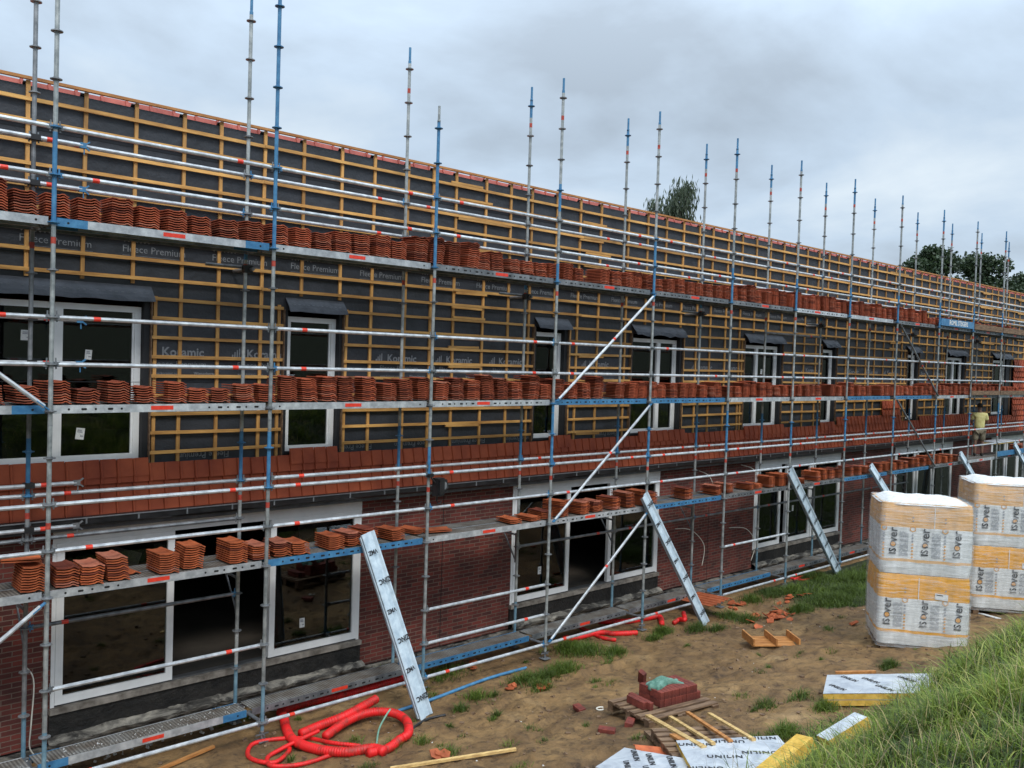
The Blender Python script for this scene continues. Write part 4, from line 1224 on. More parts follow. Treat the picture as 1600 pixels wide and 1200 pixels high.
W = 'UNILIN'
def para(a, b, c): return a, b, c
def board_dirs(A, fa, fb, sb, w, l, h):
    """A near left corner; ex along the far edge fa->fb, ey from A towards sb"""
    p, q = sp(*fa, h), sp(*fb, h); ex = (q-p).normalized(); c = sp(*sb, h)
    ey = (c-A); ey = (ey-ex*ey.dot(ex)).normalized()
    return (A, A+ex*w, A+ey*l)
A = sp(1084, 1207, .17)
foil_board(board_dirs(A, (1041, 1163), (1183, 1156), (1041, 1163), 1.16, .92, .17), .12, 'insulation_board', 'foil faced yellow board with black lettering in the middle of the foreground',
           [(.16, .82, W, .105, -.15), (.48, .88, W, .105, math.pi-.15), (.80, .93, W, .105, -.15), (.36, .40, W, .105, -.15), (.70, .48, W, .105, math.pi-.15), (.12, .1, W, .105, math.pi-.15), (.9, .1, W, .105, -.15)])
A = sp(930, 1199, .14)
foil_board(board_dirs(A, (952, 1172), (1040, 1188), (952, 1172), 1.05, .62, .14), .09, 'insulation_board', 'foil faced board cut by the bottom edge left of the lettered board',
           [(.22, .75, W, .09, -.9), (.42, .7, W, .09, -.9), (.65, .75, W, .09, -.9), (.3, .25, W, .09, -.9), (.55, .2, W, .09, -.9)])
A = sp(1286, 1084, .18)
foil_board(board_dirs(A, (1315, 1061), (1400, 1060), (1315, 1061), 1.35, .85, .20), .16, 'insulation_board', 'thick yellow board with silvery face lying by the grass below the pallets',
           [(.12, .3, W, .09, -.9), (.22, .75, W, .09, -.9), (.42, .65, W, .09, -.9), (.55, .25, W, .09, -.9), (.75, .7, W, .09, -.9)])
# two thick slabs tipped against the bank
def tipped(p, r_, z_, f_, L, th, depth, label, foil):
    hf = Vector((fw.x, fw.y, 0)).normalized(); hr = Vector((hf.y, -hf.x, 0))
    d = (hr*r_ + Vector((0, 0, z_)) + hf*f_).normalized(); w = (hf - d*hf.dot(d)).normalized(); u = d.cross(w)
    if u.z < 0: u = -u
    M = Matrix((d, w, u)).transposed().to_4x4(); M.translation = p
    t = bpy.data.objects.new('insulation_slab', None); COL.objects.link(t); t.matrix_world = M
    tag(t, label, 'insulation slab')
    MB().mat('foam_yellow').box(0, L, 0, depth, 0, th).build('foam_core', t)
    if foil: MB().mat('foil').box(.0, L, 0.004, depth, th, th+.004).build('foil_face', t)
    return t
tipped(sp(1192, 1242, .06), .75, .36, .45, .80, .12, .22, 'yellow insulation offcut tipped in grass right of lettered board', False)
tipped(sp(1302, 1176, .10), .8, .34, .3, .52, .13, .20, 'yellow foil topped slab poking out of the bank grass', True)

# ---- pallets
def pallet(name, loc, rz, label, lx=1.1, ly=.8, tilt=0):
    t = thing(name, loc, rz, label, 'pallet'); t.rotation_euler = (0, tilt, rz)
    n = 6
    for i in range(n):
        y = (i+.5)*ly/n - ly/2
        MB().mat('old_wood').box(-lx/2, lx/2, y-.045, y+.045, .118, .138).build('top_board', t)
    for y in (-ly/2+.05, 0, ly/2-.05):
        MB().mat('old_wood').box(-lx/2, lx/2, y-.045, y+.045, 0, .018).build('bottom_board', t)
        for x in (-lx/2+.06, 0, lx/2-.06): MB().mat('old_wood').box(x-.055, x+.055, y-.044, y+.044, .018, .098).build('block', t)
    for x in (-lx/2+.06, 0, lx/2-.06): MB().mat('old_wood').box(x-.055, x+.055, -ly/2, ly/2, .098, .118).build('stringer', t)
    return t
pc = spot(1036, 1112)
PZ = R(-10)
pl = pallet('wooden_pallet', (pc.x, pc.y, pc.z+.0), PZ, 'wooden pallet carrying red bricks and a green cloth', 1.25, .82)
Mp = Matrix.Translation(pl.location) @ Matrix.Rotation(PZ, 4, 'Z')
bk = MB().mat('brick_loose').box(-.105, .105, -.05, .05, -.0325, .0325)
bm_ = bmesh.new(); bm_.from_mesh(bk.mesh('tmp')); bmesh.ops.bevel(bm_, geom=bm_.edges[:], offset=.004, segments=1, affect='EDGES')
brick_me = bpy.data.meshes.new('brick'); bm_.to_mesh(brick_me); brick_me.materials.append(MATS['brick_loose']); bm_.free()
def brick(M, label, group=None):
    o = bpy.data.objects.new('brick', brick_me); COL.objects.link(o); o.matrix_world = M
    return tag(o, label, 'brick', group)
def bstand(x, y, z): # standing on its long narrow side
    return Mp @ Matrix.Translation((x, y, z+.05)) @ Matrix.Rotation(rng.uniform(-.04, .04), 4, 'Z') @ Matrix.Rotation(math.pi/2, 4, 'Z') @ Matrix.Rotation(math.pi/2, 4, 'X')
for lay in range(2):
    for row, ny in ((0, 11), (1, 11)):
        for i in range(ny):
            if lay == 1 and i > 9: continue
            brick(bstand(-.17+i*.0665, .10-row*.215+.06, .138+.1005*lay), 'red brick on edge in the double row stacked on the pallet', 'bricks stacked on the pallet')
for i in range(5): brick(bstand(-.36-.067*(i % 2), .16-.11*(i//2)-.05*(i % 2), .138), 'red brick in the low group at the near left corner of the pallet', 'bricks at the pallet corner')
brick(Mp @ Matrix.Translation((-.12, .30, .138+.25)) @ Matrix.Rotation(1.2, 4, 'Y') @ Matrix.Rotation(.4, 4, 'Z'), 'brick tipped upright behind the green cloth on the pile')
for px, py, rz, lb in ((905, 1112, 1.2, 'lone brick lying flat in mud left of the pallet'), (984, 1134, .5, 'brick on the mud directly below the loaded pallet'), (948, 1146, 2.1, 'half sunk brick below left of the pallet')):
    p = spot(px, py); brick(Matrix.Translation((p.x, p.y, p.z+.03)) @ Matrix.Rotation(rz, 4, 'Z') @ Matrix.Rotation(rng.uniform(-.15, .15), 4, 'X'), lb)
# green cloth draped over the bricks
mb = MB().mat('green_cloth'); nx, ny = 26, 14; vs = []
for i in range(nx+1):
    for j in range(ny+1):
        u, v = i/nx, j/ny
        wdt = .10 + .05*math.sin(u*5.5+.6)
        x = -.20+.52*u + .02*math.sin(v*9); y = .05 + (v-.5)*2*wdt + .05*math.sin(u*4)
        hgt = .03 + .032*abs(math.sin(v*7+u*6)) + .028*math.sin(u*11+v*3)
        edge_ = min(v, 1-v, u*1.5, (1-u)*1.5)*4
        z = .138+.205+ min(1, edge_)*max(.012, hgt) - (.03 if edge_ < .2 else 0)
        vs.append(Mp @ Vector((x, y, z)))
mb.add(vs, [(i*(ny+1)+j, (i+1)*(ny+1)+j, (i+1)*(ny+1)+j+1, i*(ny+1)+j+1) for i in range(nx) for j in range(ny)])
o = mb.build('cloth', smooth=True); md = o.modifiers.new('s', 'SOLIDIFY'); md.thickness = .006
tag(o, 'crumpled green cloth lying on top of the brick pile', 'cloth')

# second pallet with loose laths
p2 = spot(1098, 1172)
pallet('wooden_pallet', (p2.x, p2.y, p2.z-.03), R(-34), 'dark worn pallet under the loose yellow laths', 1.0, .8)
LP = [((1012, 1118), (1100, 1168), 'pale_wood', 'widest pale lath on the worn pallet, nearest to the loaded pallet'), ((1047, 1120), (1115, 1162), 'pale_wood', 'thin yellow lath, second from the left on worn pallet'),
      ((1074, 1113), (1142, 1158), 'orange_wood', 'orange brown lath between the yellow ones on worn pallet'), ((1108, 1115), (1178, 1156), 'pale_wood', 'rightmost yellow lath on the worn pallet'),
      ((1050, 1148), (1088, 1170), 'orange_wood', 'short orange lath end sticking out under the widest lath')]
for a, b, m_, lb in LP:
    A, B = sp(*a, .16), sp(*b, .18)
    tag(MB().mat(m_).bar(A, B, .05 if 'widest' not in lb else .07, .028).build('timber_lath'), lb, 'lath')
A, B = sp(1010, 1144, .04), sp(1060, 1190, .04)
tag(MB().mat('old_wood').bar(A, B, .07, .05).build('timber_batten'), 'old grey brown timber beside the worn pallet, left of lettered board', 'timber batten')
q = spot(1018, 1180); tile_obj((q.x, q.y, q.z+.03), (.1, -.05, .9), 'single orange red roof tile lying between the two foil boards', mat='tile_orange')
q = spot(1206, 1168); tile_obj((q.x, q.y, q.z+.02), (.15, .1, 2.2), 'dark red tile half hidden right of the lettered board', mat='tile_clay')

# upturned small crate
q = spot(1204, 1006)
ct = thing('wooden_crate', (q.x, q.y, q.z+.035), R(-38), 'small orange crate with three upright boards lying on open mud', 'crate')
for i in range(6): MB().mat('orange_wood').box(-.42, .42, -.26+i*.09, -.19+i*.09, .0, .018).build('slat', ct)
for x in (-.40, .0, .40): MB().mat('orange_wood').box(x-.014, x+.014, -.28, .28, .02, .13).build('cross_board', ct)

# iron ring in the mud
q = spot(938, 1109)
mb = MB().mat('cream_conduit').tube([(q.x+.06*math.cos(a), q.y+.045*math.sin(a), q.z+.015) for a in [i*.45 for i in range(12)]], .011, 8)
tag(mb.build('shackle', smooth=True), 'pale open ring lying left of the loaded pallet', 'shackle')

# leaning row of laid tiles on the base deck
q0 = on_plane(1092, 935, 10.2)
tb = thing('roof_tile_panel', (15.25, 10.25, .36), R(-12), 'dark red interlocked tiles lying slanted on base deck behind the second profile', 'roof tiles')
mb = MB().mat('tile_orange')
for i in range(5): add_tile(mb, Matrix.Translation((.1*i-.2, .0, .02*i)) @ Matrix.Rotation(-.12, 4, 'Y') @ Matrix.Rotation(-.10, 4, 'X'), .9, .18)
mb.build('tile_row', tb)

# broken tiles
def shards(px, py, n, spread, lab, grp, fan=False):
    c = spot(px, py)
    for i in range(n):
        x = c.x+rng.gauss(0, spread); y = c.y+rng.gauss(0, spread*.45); z = gz(x, y)+.015+rng.uniform(0, .07)*math.exp(-((x-c.x)/spread)**2)
        mb = MB().mat('tile_orange'); k = rng.randint(4, 6); rr = rng.uniform(.05, .13)
        ring = [(rr*rng.uniform(.6, 1.1)*math.cos(2*math.pi*j/k), rr*rng.uniform(.5, 1)*math.sin(2*math.pi*j/k)) for j in range(k)]
        mb.add([(a, b, 0) for a, b in ring]+[(a, b, .014) for a, b in ring], [tuple(range(k-1, -1, -1)), tuple(range(k, 2*k))]+[(j, (j+1) % k, k+(j+1) % k, k+j) for j in range(k)])
        tag(mb.build('tile_shard', loc=(x, y, z), rot=(rng.uniform(-.5, .5), rng.uniform(-.5, .5), rng.uniform(0, 6))), lab, 'tile shard', grp)
shards(1212, 962, 30, .34, 'orange red shard in the broad heap of broken tiles on the grass edge', 'shards in the broad heap')
shards(1240, 936, 9, .25, 'shard in the small scatter of broken tiles behind the broad heap', 'shards in the small scatter')
shards(1149, 947, 10, .14, 'shard in the fanned group beside the second leaning profile', 'shards by the profile')
shards(1334, 976, 3, .08, 'shard lying alone near the left foot of the nearer wrapped pallet', 'shards by the wrapped pallet')
shards(800, 1073, 3, .06, 'shard on the grass tuft right of the blue pipe', 'shards by the blue pipe')
shards(850, 1077, 4, .08, 'shard at the right end of the grass tuft in the mud', 'shards by the grass tuft')
shards(690, 1183, 3, .06, 'shard above the long yellow batten at bottom centre', 'shards by the batten')
shards(745, 1043, 3, .12, 'shard lying in shade under the scaffold edge', 'shards under the scaffold')
shards(640, 1078, 4, .2, 'shard on mud behind the leaning zinc profile near the red hose', 'shards behind the profile')

# crumbs of plaster and stones: nobody could count them
def crumbs():
    mb = MB().mat('plaster')
    def crumb(x, y, z, s): mb.obox(Matrix.Translation((x, y, z+s*.4)) @ Matrix.Rotation(rng.uniform(0, 6), 4, 'Z') @ Matrix.Rotation(rng.uniform(-.6, .6), 4, 'X'), s*rng.uniform(.5, 1), s*rng.uniform(.4, .9), s*rng.uniform(.25, .6))
    for i in range(170):
        x = 2.9+2.8*rng.random()**.8; s = rng.uniform(.002, .008); crumb(x, rng.uniform(SY+.36, SY+.66), KZ(-8)+.06, s)
    for i in range(120): crumb(rng.uniform(3, 7), rng.uniform(11.0, 11.5), .12, rng.uniform(.006, .03))
    for i in range(60):
        x, y = rng.uniform(4, 18), rng.uniform(6, 10.3); crumb(x, y, gz(x, y), rng.uniform(.004, .012))
    tag(mb.build('rubble'), 'pale crumbs of plaster scattered on base deck and mud', 'rubble', kind='stuff')
    mb = MB().mat('old_wood')
    for i in range(1500):
        x, y = rng.uniform(4, 20), rng.uniform(5.2, 10.9); s = .005+.03*rng.random()**3
        mb.obox(Matrix.Translation((x, y, gz(x, y)+s*.2)) @ Matrix.Rotation(rng.uniform(0, 6), 4, 'Z') @ Matrix.Rotation(rng.uniform(-.6, .6), 4, 'X'), s*rng.uniform(.5, 1.2), s*rng.uniform(.5, 1), s*.5)
    tag(mb.build('clods'), 'small dark clods and chips on the mud', 'clods', kind='stuff')
crumbs()

# ------------------------------------------------------------------ wrapped pallets of insulation rolls
def wrapped_pallet(foot_l, face_dir, W_, H2, label, seed):
    r = random.Random(seed)
    ex = Vector((math.cos(face_dir), math.sin(face_dir), 0)); rz = face_dir
    z0 = foot_l.z
    t = thing('wrapped_pallet', (foot_l.x, foot_l.y, z0), rz, label, 'pallet of insulation')
    D_ = 1.15; PH = .13
    # local: front face along +X at y=0, depth to +Y
    def outline(nseg=96):
        pts = []
        lob = W_/4.
        rc = .09
        per = [((rc, 0), (W_-rc, 0)), ((W_, rc), (W_, D_-rc)), ((W_-rc, D_), (rc, D_)), ((0, D_-rc), (0, rc))]
        cen = [(W_-rc, rc, -90), (W_-rc, D_-rc, 0), (rc, D_-rc, 90), (rc, rc, 180)]
        for s_ in range(4):
            (x0, y0), (x1, y1) = per[s_]
            nn = 24; ll = math.hypot(x1-x0, y1-y0)
            nx_, ny_ = (y1-y0)/ll, -(x1-x0)/ll
            for i in range(nn):
                u = i/nn; b = .014*abs(math.sin(math.pi*(u*ll+.13)/lob)) - .008
                pts.append((x0+(x1-x0)*u+nx_*b, y0+(y1-y0)*u+ny_*b))
            cx, cy, a0 = cen[s_]
            for i in range(6):
                a = R(a0+90*i/6); pts.append((cx+rc*math.cos(a), cy+rc*math.sin(a)))
        return pts
    OUT = outline()
    def front(u, off=0.):
        b = .014*abs(math.sin(math.pi*(u)/(W_/4.))) - .008
        return -b-off
    def shell(z0_, z1_, off, mat, name, parent, puff=.0, top=None, n=14):
        mb = MB().mat(mat); m_ = len(OUT); cx, cy = W_/2, D_/2; vs = []
        for j in range(n+1):
            v = j/n; s_ = 1+puff*math.sin(math.pi*v)**.5 - .03*(abs(2*v-1)**6)
            for (x, y) in OUT:
                d = math.hypot(x-cx, y-cy)
                vs.append((cx+(x-cx)*(s_+off/d), cy+(y-cy)*(s_+off/d), z0_+(z1_-z0_)*v))
        fs = [(j*m_+i, j*m_+(i+1) % m_, (j+1)*m_+(i+1) % m_, (j+1)*m_+i) for j in range(n) for i in range(m_)]
        fs.append(tuple(range(m_-1, -1, -1))); fs.append(tuple(n*m_+i for i in range(m_)))
        mb.add(vs, fs); o = mb.build(name, parent); smooth_some(o, 50); return o
    for tier, mat in ((0, 'bag_bright'), (1, 'bag_pale')):
        zb = PH + tier*H2
        o = shell(0, H2-.012, 0, mat, 'insulation_bale', t); o.location = (0, 0, zb)
        k = H2/1.2
        pr = MB()
        def P(u, z, off): return (u, front(u, off), z)
        def warp(mb, vs, fs, off):
            mb.add([P(v.x, v.y, off+v.z) for v in vs], fs)
        def word(u, z, s_, ink='ink'):
            # letters run upwards; the o is an orange disc with a dark rim
            for txt, oy in (('IS', -.80*s_), ('ver', .98*s_)):
                vs, fs = text_geo(txt, s_*(.98 if txt == 'IS' else 1.25), .0035, 1.0)
                M = Matrix.Rotation(math.pi/2, 4, 'Z')
                pr.mat(ink); warp(pr, [Matrix.Translation((u, z+oy, 0)) @ (M @ v) for v in vs], fs, .012)
            for rr, m_, o_ in ((.31*s_, ink, .0115), (.24*s_, 'print_orange', .0125)):
                pr.mat(m_); c = [Vector((u+rr*math.cos(a*.5236), z-.02*s_+rr*math.sin(a*.5236), 0)) for a in range(12)]
                warp(pr, c, [tuple(range(12))], o_)
        def dots(u, z0_, n_, step=.052):
            for i in range(n_):
                pr.mat('ink_grey' if i > n_/2 else 'print_orange')
                c = [Vector((u+.017*math.cos(a), z0_+i*step+.017*math.sin(a), 0)) for a in [j*math.pi/4 for j in range(8)]]
                warp(pr, c, [tuple(range(8))], .011)
        def ringhex(u, z, rr=.052):
            pr.mat('print_orange')
            a = [Vector((u+rr*math.cos(j*math.pi/3+.52), z+rr*math.sin(j*math.pi/3+.52), 0)) for j in range(6)]
            b_ = [Vector((u+rr*.7*math.cos(j*math.pi/3+.52), z+rr*.7*math.sin(j*math.pi/3+.52), 0)) for j in range(6)]
            warp(pr, a+b_, [(j, (j+1) % 6, 6+(j+1) % 6, 6+j) for j in range(6)], .011)
        def greyblock(u0, u1, z0_, z1_, rows):
            pr.mat('ink_grey'); hh = (z1_-z0_)/rows
            uu = u0
            while uu < u1:
                z = z0_
                while z < z1_:
                    ln = r.uniform(.04, .16); ln = min(ln, z1_-z)
                    c = [Vector((uu, z, 0)), Vector((uu+.007, z, 0)), Vector((uu+.007, z+ln, 0)), Vector((uu, z+ln, 0))]
                    warp(pr, c, [(0, 1, 2, 3)], .0105); z += ln+.02
                uu += .017
        cols = [.16, .56, .95] if tier == 1 else [.12, .58, 1.0]
        cols = [c*W_/1.15 for c in cols]
        for i, u in enumerate(cols):
            word(u, .50*k, .15)
            if i < 2: greyblock(u+.10, u+.22, .30*k, .72*k, 7)
        for u in (.04, .40, .80) if tier == 1 else (.34, .84):
            u *= W_/1.15; dots(u+.0, .29*k, 8); ringhex(u, .765*k)
            pr.mat('ink_grey')
            for zz_ in (.9, .96): warp(pr, [Vector((u+.014*math.cos(a*1.05), zz_*k+.014*math.sin(a*1.05), 0)) for a in range(6)], [tuple(range(6))], .011)
        if tier == 0:
            pr.mat('white_sticker'); warp(pr, [Vector(q_) for q_ in ((.86, .79, 0), (1.06, .77, 0), (1.06, .87, 0), (.86, .89, 0))], [(0, 1, 2, 3)], .013)
            pr.mat('ink'); warp(pr, [Vector(q_) for q_ in ((.88, .855, 0), (.98, .845, 0), (.98, .86, 0), (.88, .87, 0))], [(0, 1, 2, 3)], .0135)
        # gap line between bags
        pr.mat('white_sticker'); uu = .66*W_/1.15 if tier == 1 else .50*W_/1.15
        warp(pr, [Vector(q_) for q_ in ((uu, .77*k, 0), (uu+.012, .77*k, 0), (uu+.012, 1.15*k, 0), (uu, 1.15*k, 0))], [(0, 1, 2, 3)], .011)
        pr.build('bag_print', o)
    # crumpled wrap: closed shell over both tiers, white gathered top
    shell(PH-.05, PH+2*H2+.0, .026, 'stretch_film', 'stretch_wrap', t, n=30)
    mb = MB().mat('plaster'); n = 26; vs = []; zt = PH+2*H2
    for i in range(n+1):
        for j in range(n+1):
            u, v = i/n, j/n; ed = min(u, 1-u, v, 1-v)
            x = W_*u; y = D_*v; k_ = min(1, ed*7)
            # rounded plan
            cx, cy = W_/2, D_/2; rr_ = (abs(2*u-1)**6+abs(2*v-1)**6)**(1/6) or 1; s_ = max(abs(2*u-1), abs(2*v-1))/rr_
            x = cx+(x-cx)*s_*1.015; y = cy+(y-cy)*s_*1.015
            z = zt-.035+.045*k_**.6 + k_*(.010*r.random() + .014*abs(math.sin(u*13+v*5)) + .010*math.sin(v*7+u*3)) + k_*(.045*math.exp(-((u-.13)/.1)**2))
            vs.append((x, y, z))
    mb.add(vs, [(i*(n+1)+j, (i+1)*(n+1)+j, (i+1)*(n+1)+j+1, i*(n+1)+j+1) for i in range(n) for j in range(n)])
    mb.build('gathered_top', t, smooth=True)
    for i in range(5): MB().mat('old_wood').box(.03, W_-.03, .05+i*.235, .15+i*.235, PH-.045, PH-.02).build('top_board', t)
    for x in (.08, W_/2-.05, W_-.18):
        for y in (.06, D_/2-.05, D_-.16): MB().mat('old_wood').box(x, x+.1, y, y+.1, -.03, PH-.045).build('block', t)
    return t
q = spot(1359, 1016)
a = math.atan2(-.83, .55)
wp = wrapped_pallet(Vector((q.x+.10, q.y-.05, q.z-.01)), a, 1.40, 1.16, 'nearer tall wrapped pallet of orange and white insulation bags, fully visible', 5)
wp.rotation_euler.y = 0
q2 = spot(1513, 958)
wrapped_pallet(Vector((q2.x+.05, q2.y, q2.z-.02)), a+.02, 1.45, 1.17, 'farther wrapped pallet of insulation bags cut by the right edge', 9)
lying_bar('plastic_strip', (1528, 958), (1560, 968), .10, .012, 'plaster', 'white plastic strip on mud at foot of the farther wrapped pallet', 'plastic strip')

# ------------------------------------------------------------------ grass
def blades(name, P, Hh, Wd, lean, tint, mat, label, curl=1.):
    n = len(P); rs = np.random.RandomState(n)
    az = rs.rand(n)*2*np.pi; face = az+np.pi/2+rs.uniform(-.6, .6, n)
    dirv = np.stack([np.cos(az), np.sin(az)], 1); side = np.stack([np.cos(face), np.sin(face)], 1)
    co = np.zeros((n, 7, 3))
    for j, (t, w) in enumerate(((0, 1), (.38, .85), (.72, .55))):
        c = np.zeros((n, 3)); c[:, :2] = dirv*(lean*Hh*t**1.8)[:, None]; c[:, 2] = Hh*(t - .25*curl*lean*t**2.2)
        o = side*(Wd*w/2)[:, None]
        co[:, 2*j] = c; co[:, 2*j+1] = c; co[:, 2*j, :2] -= o; co[:, 2*j+1, :2] += o
    co[:, 6, :2] = dirv*(lean*Hh)[:, None]; co[:, 6, 2] = Hh*(1-.35*curl*lean)
    co += P[:, None, :]
    base = (np.arange(n)*7)[:, None]
    q = np.concatenate([base+np.array([0, 1, 3, 2]), base+np.array([2, 3, 5, 4])], 1).reshape(-1, 4)
    tr = base+np.array([4, 5, 6])
    me = bpy.data.meshes.new(name)
    me.vertices.add(n*7); me.vertices.foreach_set('co', co.ravel())
    loops = np.concatenate([q.ravel(), tr.ravel()]).astype('i4')
    me.loops.add(len(loops)); me.loops.foreach_set('vertex_index', loops)
    st = np.concatenate([np.arange(len(q))*4, len(q)*4+np.arange(n)*3]).astype('i4')
    me.polygons.add(len(st)); me.polygons.foreach_set('loop_start', st)
    me.polygons.foreach_set('use_smooth', np.ones(len(st), bool))
    me.update(calc_edges=True)
    at = me.attributes.new('tint', 'FLOAT', 'POINT'); at.data.foreach_set('value', np.repeat(tint, 7).astype('f4'))
    me.materials.append(MATS[mat])
    return tag(link(name, me), label, 'grass', kind='stuff')
def scatter(n, x0, x1, y0, y1, keep, seed):
    rs = np.random.RandomState(seed)
    x = rs.uniform(x0, x1, n); y = rs.uniform(y0, y1, n)
    k = keep(x, y, rs.rand(n)); x, y = x[k], y[k]
    return np.stack([x, y, ground(x, y)-.01], 1)
def grass():
    rs = np.random.RandomState(11)
    kb = lambda x, y, u: (turf(x, y)+.5*(vnoise(x*1.7, y*1.7)-.5) > .55) & (u < np.clip(1.25-np.hypot(x, y)/34, .2, 1)*(.3+.75*vnoise(x*2.2+5, y*2.2)))
    P = np.concatenate([scatter(120000, 1.8, 9, -1, 5.8, kb, 1), scatter(110000, 9, 30, -1, 6.2, kb, 2)])
    n = len(P); clump = vnoise(P[:, 0]*1.5+3, P[:, 1]*1.5); c2 = vnoise(P[:, 0]*4, P[:, 1]*4+8)
    H = (.06+.26*clump*clump*rs.uniform(.4, 1.6, n)+.13*c2*rs.rand(n))*(.75+.25*np.clip(np.hypot(P[:, 0], P[:, 1])/8, 0, 1.4)); Wd = rs.uniform(.005, .015, n)*np.clip(np.hypot(P[:, 0], P[:, 1])/8, .8, 2)
    tint = np.clip(.75*c2+.5*clump+rs.normal(0, .20, n)-.22, 0, .93); tint[rs.rand(n) < .05] = 1; flat = vnoise(P[:, 0]*1.9+40, P[:, 1]*1.9) < .25; H[flat] *= .55; tint[flat & (rs.rand(n) < .2)] = 1
    blades('grass', P, H, Wd, rs.uniform(.2, 1.5, n), tint, 'grass_blades', 'thick green grass covering the bank in the lower right corner')
    kf = lambda x, y, u: (turf(x, y) > .5) & (u < .8)
    P = scatter(70000, 14.5, 34, 5.5, 10.3, kf, 3); n = len(P); cl = vnoise(P[:, 0]*2, P[:, 1]*2)
    blades('grass', P, .06+.12*cl*rs.uniform(.5, 1.4, n), rs.uniform(.008, .016, n), rs.uniform(.2, 1.1, n), np.clip(.3*cl+rs.normal(.12, .1, n), 0, .9), 'grass_blades', 'short dark grass on the ground along the scaffold behind the nearer pallet')
    # tufts in the mud
    T = [(890, 1015, .30, 900), (915, 1020, .35, 900), (960, 1022, .25, 500), (880, 1050, .3, 600), (850, 1060, .25, 500), (820, 1065, .28, 500), (845, 1078, .2, 350), (1035, 990, .2, 700), (1020, 1000, .18, 300), (1090, 985, .25, 500), (1120, 985, .2, 300),
         (745, 1092, .22, 280), (720, 1112, .12, 200), (772, 1088, .08, 90), (775, 1122, .08, 90), (700, 1180, .15, 140), (660, 1165, .12, 110), (610, 1172, .15, 160), (555, 1160, .10, 60), (480, 1172, .08, 60), (455, 1190, .06, 50), (1165, 970, .3, 500), (1140, 965, .25, 500), (1175, 940, .3, 500), (1205, 930, .4, 800), (1240, 925, .4, 900), (1300, 940, .6, 2600), (1270, 905, .5, 1800), (1340, 905, .7, 2600), (1320, 925, .6, 2200), (1250, 955, .3, 900),
         (1390, 1042, .15, 400), (1250, 1090, .2, 200), (1195, 1105, .2, 200), (1225, 1150, .22, 500), (1290, 1110, .2, 400), (1330, 1095, .2, 400), (1180, 1160, .12, 120), (520, 1090, .15, 120), (345, 1135, .12, 60), (600, 1060, .3, 200), (700, 1050, .4, 250), (380, 1125, .15, 80), (690, 1060, .3, 200)]
    for _ in range(70):
        T.append((rs.uniform(300, 1320), 0, rs.uniform(.05, .16), int(rs.uniform(15, 90))))
    Ps, Hs, Ts = [], [], []
    for px, py, s, m_ in T:
        c = spot(px, py) if py else Vector((3.5+(px-300)/1020*14, rs.uniform(8.6, 10.7) if rs.rand() < .6 else rs.uniform(5.6, 8.6), 0)); x = rs.normal(c.x, s*.55, m_); y = rs.normal(c.y, s*.36, m_)
        Ps.append(np.stack([x, y, ground(x, y)-.01], 1)); h0 = (.10 if py else .05) + .10*min(1, s/.3)
        d = np.hypot((x-c.x)/s, (y-c.y)/s); Hs.append(np.maximum(.04, h0*(1.15-.5*d))*rs.uniform(.5, 1.25, m_)); Ts.append(rs.normal(.22+.2*rs.rand(), .1, m_))
    P = np.concatenate(Ps); n = len(P)
    blades('grass_tufts', P, np.concatenate(Hs), rs.uniform(.005, .011, n), rs.uniform(.2, 1.3, n), np.clip(np.concatenate(Ts), 0, 1), 'grass_blades', 'scattered dark grass tufts growing in the mud')
    P = scatter(26000, 3, 22, 2.6, 5.6, lambda x, y, u: (turf(x, y) > .35) & (vnoise(x*1.1+60, y*1.1+3) > .50) & (u < .6), 21); n = len(P); c3 = vnoise(P[:, 0]*3+7, P[:, 1]*3)
    blades('rank_grass', P, .12+.34*c3*c3*rs.uniform(.5, 1.4, n)+.05*rs.rand(n), rs.uniform(.006, .016, n), rs.uniform(.3, 1.5, n), np.clip(rs.normal(.34, .24, n), 0, 1), 'grass_blades', 'taller rank grass in uneven clumps along the foot of the bank')
    # tall seeding stalks on the bank
    P = scatter(2600, 2.5, 18, 1.2, 5.3, lambda x, y, u: (turf(x, y) > .5) & (u < .55), 7)
    n = len(P)
    blades('dry_stalks', P, rs.uniform(.28, .62, n), rs.uniform(.003, .006, n), rs.uniform(.1, .9, n), rs.rand(n), 'dry_stalks', 'thin straw coloured seed stalks rising above the bank grass')
    # broad leaved weeds
    P = scatter(5200, 2.2, 14, .5, 4.9, lambda x, y, u: (turf(x, y) > .5) & (vnoise(x*1.3+20, y*1.3) > .62), 8); n = len(P)
    blades('broad_weeds', P, rs.uniform(.07, .17, n), rs.uniform(.018, .040, n), rs.uniform(.5, 1.3, n), np.clip(rs.normal(.45, .15, n), 0, .85), 'grass_blades', 'broad leaved weeds among the bank grass')
grass()

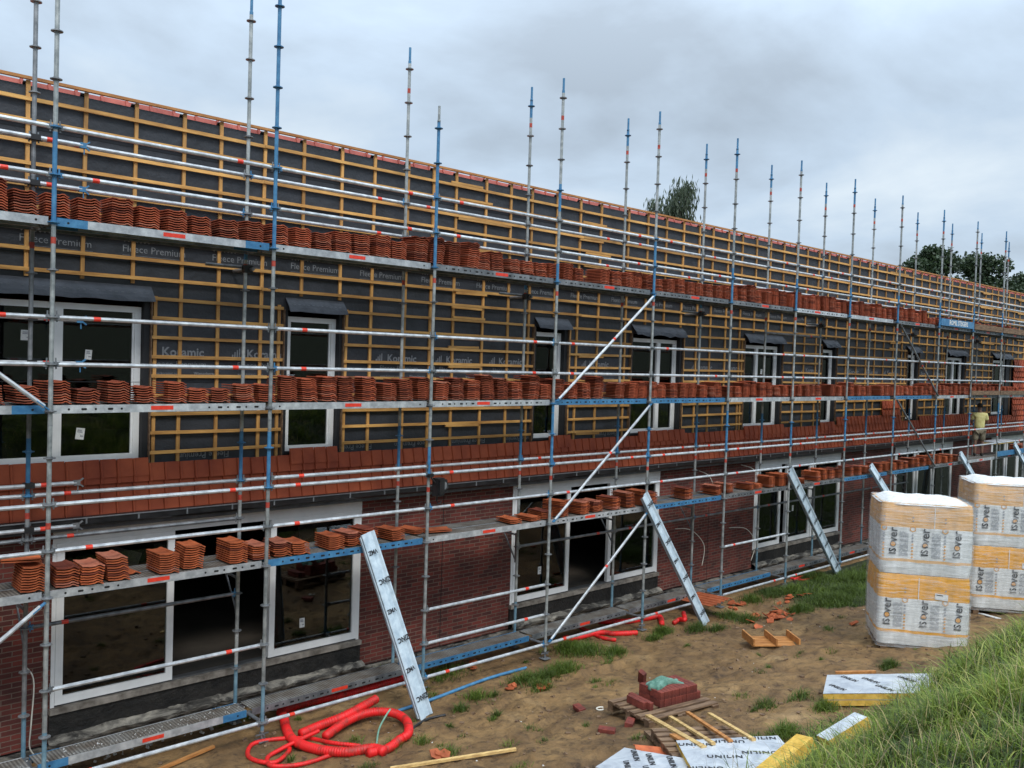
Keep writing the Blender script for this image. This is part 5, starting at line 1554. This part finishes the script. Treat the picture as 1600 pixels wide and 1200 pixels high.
# ------------------------------------------------------------------ trees behind the ridge
def tree(x, y, z_top, w, label, mat, seed, droop=False, lobes=9, leaf=.26, nleaf=5200):
    rs = np.random.RandomState(seed)
    t = thing('tree', (x, y, 0), 0, label, 'tree')
    mb = MB().mat('bark'); h = z_top
    mb.tube([(0, 0, -.3), (.1, .05, h*.3), (-.1, .1, h*.6), (.05, 0, h*.88)], [.32, .25, .16, .05], 9)
    cen = []
    for i in range(lobes):
        a = rs.rand()*6.28; rr = w*.5*rs.uniform(.15, .78); zz_ = h*rs.uniform(.58, .90)
        if i == 0: rr = 0; zz_ = h*.9
        sh = 1-.55*max(0, (zz_/h-.6)/.4)
        c = np.array([rr*math.cos(a)*sh, rr*math.sin(a)*sh, zz_]); cen.append((c, w*rs.uniform(.13, .24)))
        mb.tube([(0, 0, zz_*.62), (c[0]*.5, c[1]*.5, zz_*.82), tuple(c)], [.11, .07, .02], 6)
    mb.build('trunk', t, smooth=True)
    V, Tn = [], []
    per = nleaf//lobes
    for c, r in cen:
        for q in range(per):
            d = rs.normal(size=3); d /= np.linalg.norm(d); rad = r*rs.rand()**.4*rs.uniform(.8, 1.25)
            p = c + d*rad*np.array([1, 1, .8])
            if droop:
                dn = rs.rand()**2*h*.22; p[2] -= dn; ax = np.array([.25*rs.normal(), .25*rs.normal(), -1.]); ln = leaf*1.9; wd = leaf*.35
            else: ax = rs.normal(size=3); ln = leaf; wd = leaf*.7
            ax /= np.linalg.norm(ax); b = np.cross(ax, rs.normal(size=3)); b /= np.linalg.norm(b)
            V += [p-ax*ln/2, p+b*wd/2, p+ax*ln/2, p-b*wd/2]; Tn += [rs.rand()]*4
    V = np.array(V); nq = len(V)//4
    me = bpy.data.meshes.new('crown'); me.vertices.add(len(V)); me.vertices.foreach_set('co', V.ravel())
    me.loops.add(nq*4); me.loops.foreach_set('vertex_index', np.arange(nq*4).astype('i4'))
    me.polygons.add(nq); me.polygons.foreach_set('loop_start', (np.arange(nq)*4).astype('i4')); me.update(calc_edges=True)
    at = me.attributes.new('tint', 'FLOAT', 'POINT'); at.data.foreach_set('value', np.array(Tn, 'f4'))
    me.materials.append(MATS[mat]); link('crown', me, t)
tree(48.0, 35, 18.2, 4.8, 'loose grey green tree with drooping twigs behind ridge near photo centre', 'leaves_willow', 4, True, 14, .24, 6500)
tree(44.9, 35, 16.6, 2.6, 'smaller drooping tree just left of the loose grey green one', 'leaves_willow', 5, True, 9, .22, 2600)
tree(87.2, 35, 18.0, 7.2, 'dark round tree behind the far ridge, left one of the dark trees', 'leaves_dark', 6, False, 16, .34, 9000)
tree(100.3, 35, 18.4, 7.4, 'dark tree with pointed top, middle one of the dark trees', 'leaves_dark', 8, False, 16, .34, 9000)
tree(112.5, 35, 17.6, 7.5, 'dark tree at the right edge of the photo behind the ridge', 'leaves_dark', 9, False, 12, .34, 7000)
print('counts: laths', n_l, 'stacks', sum(count_in.values()))
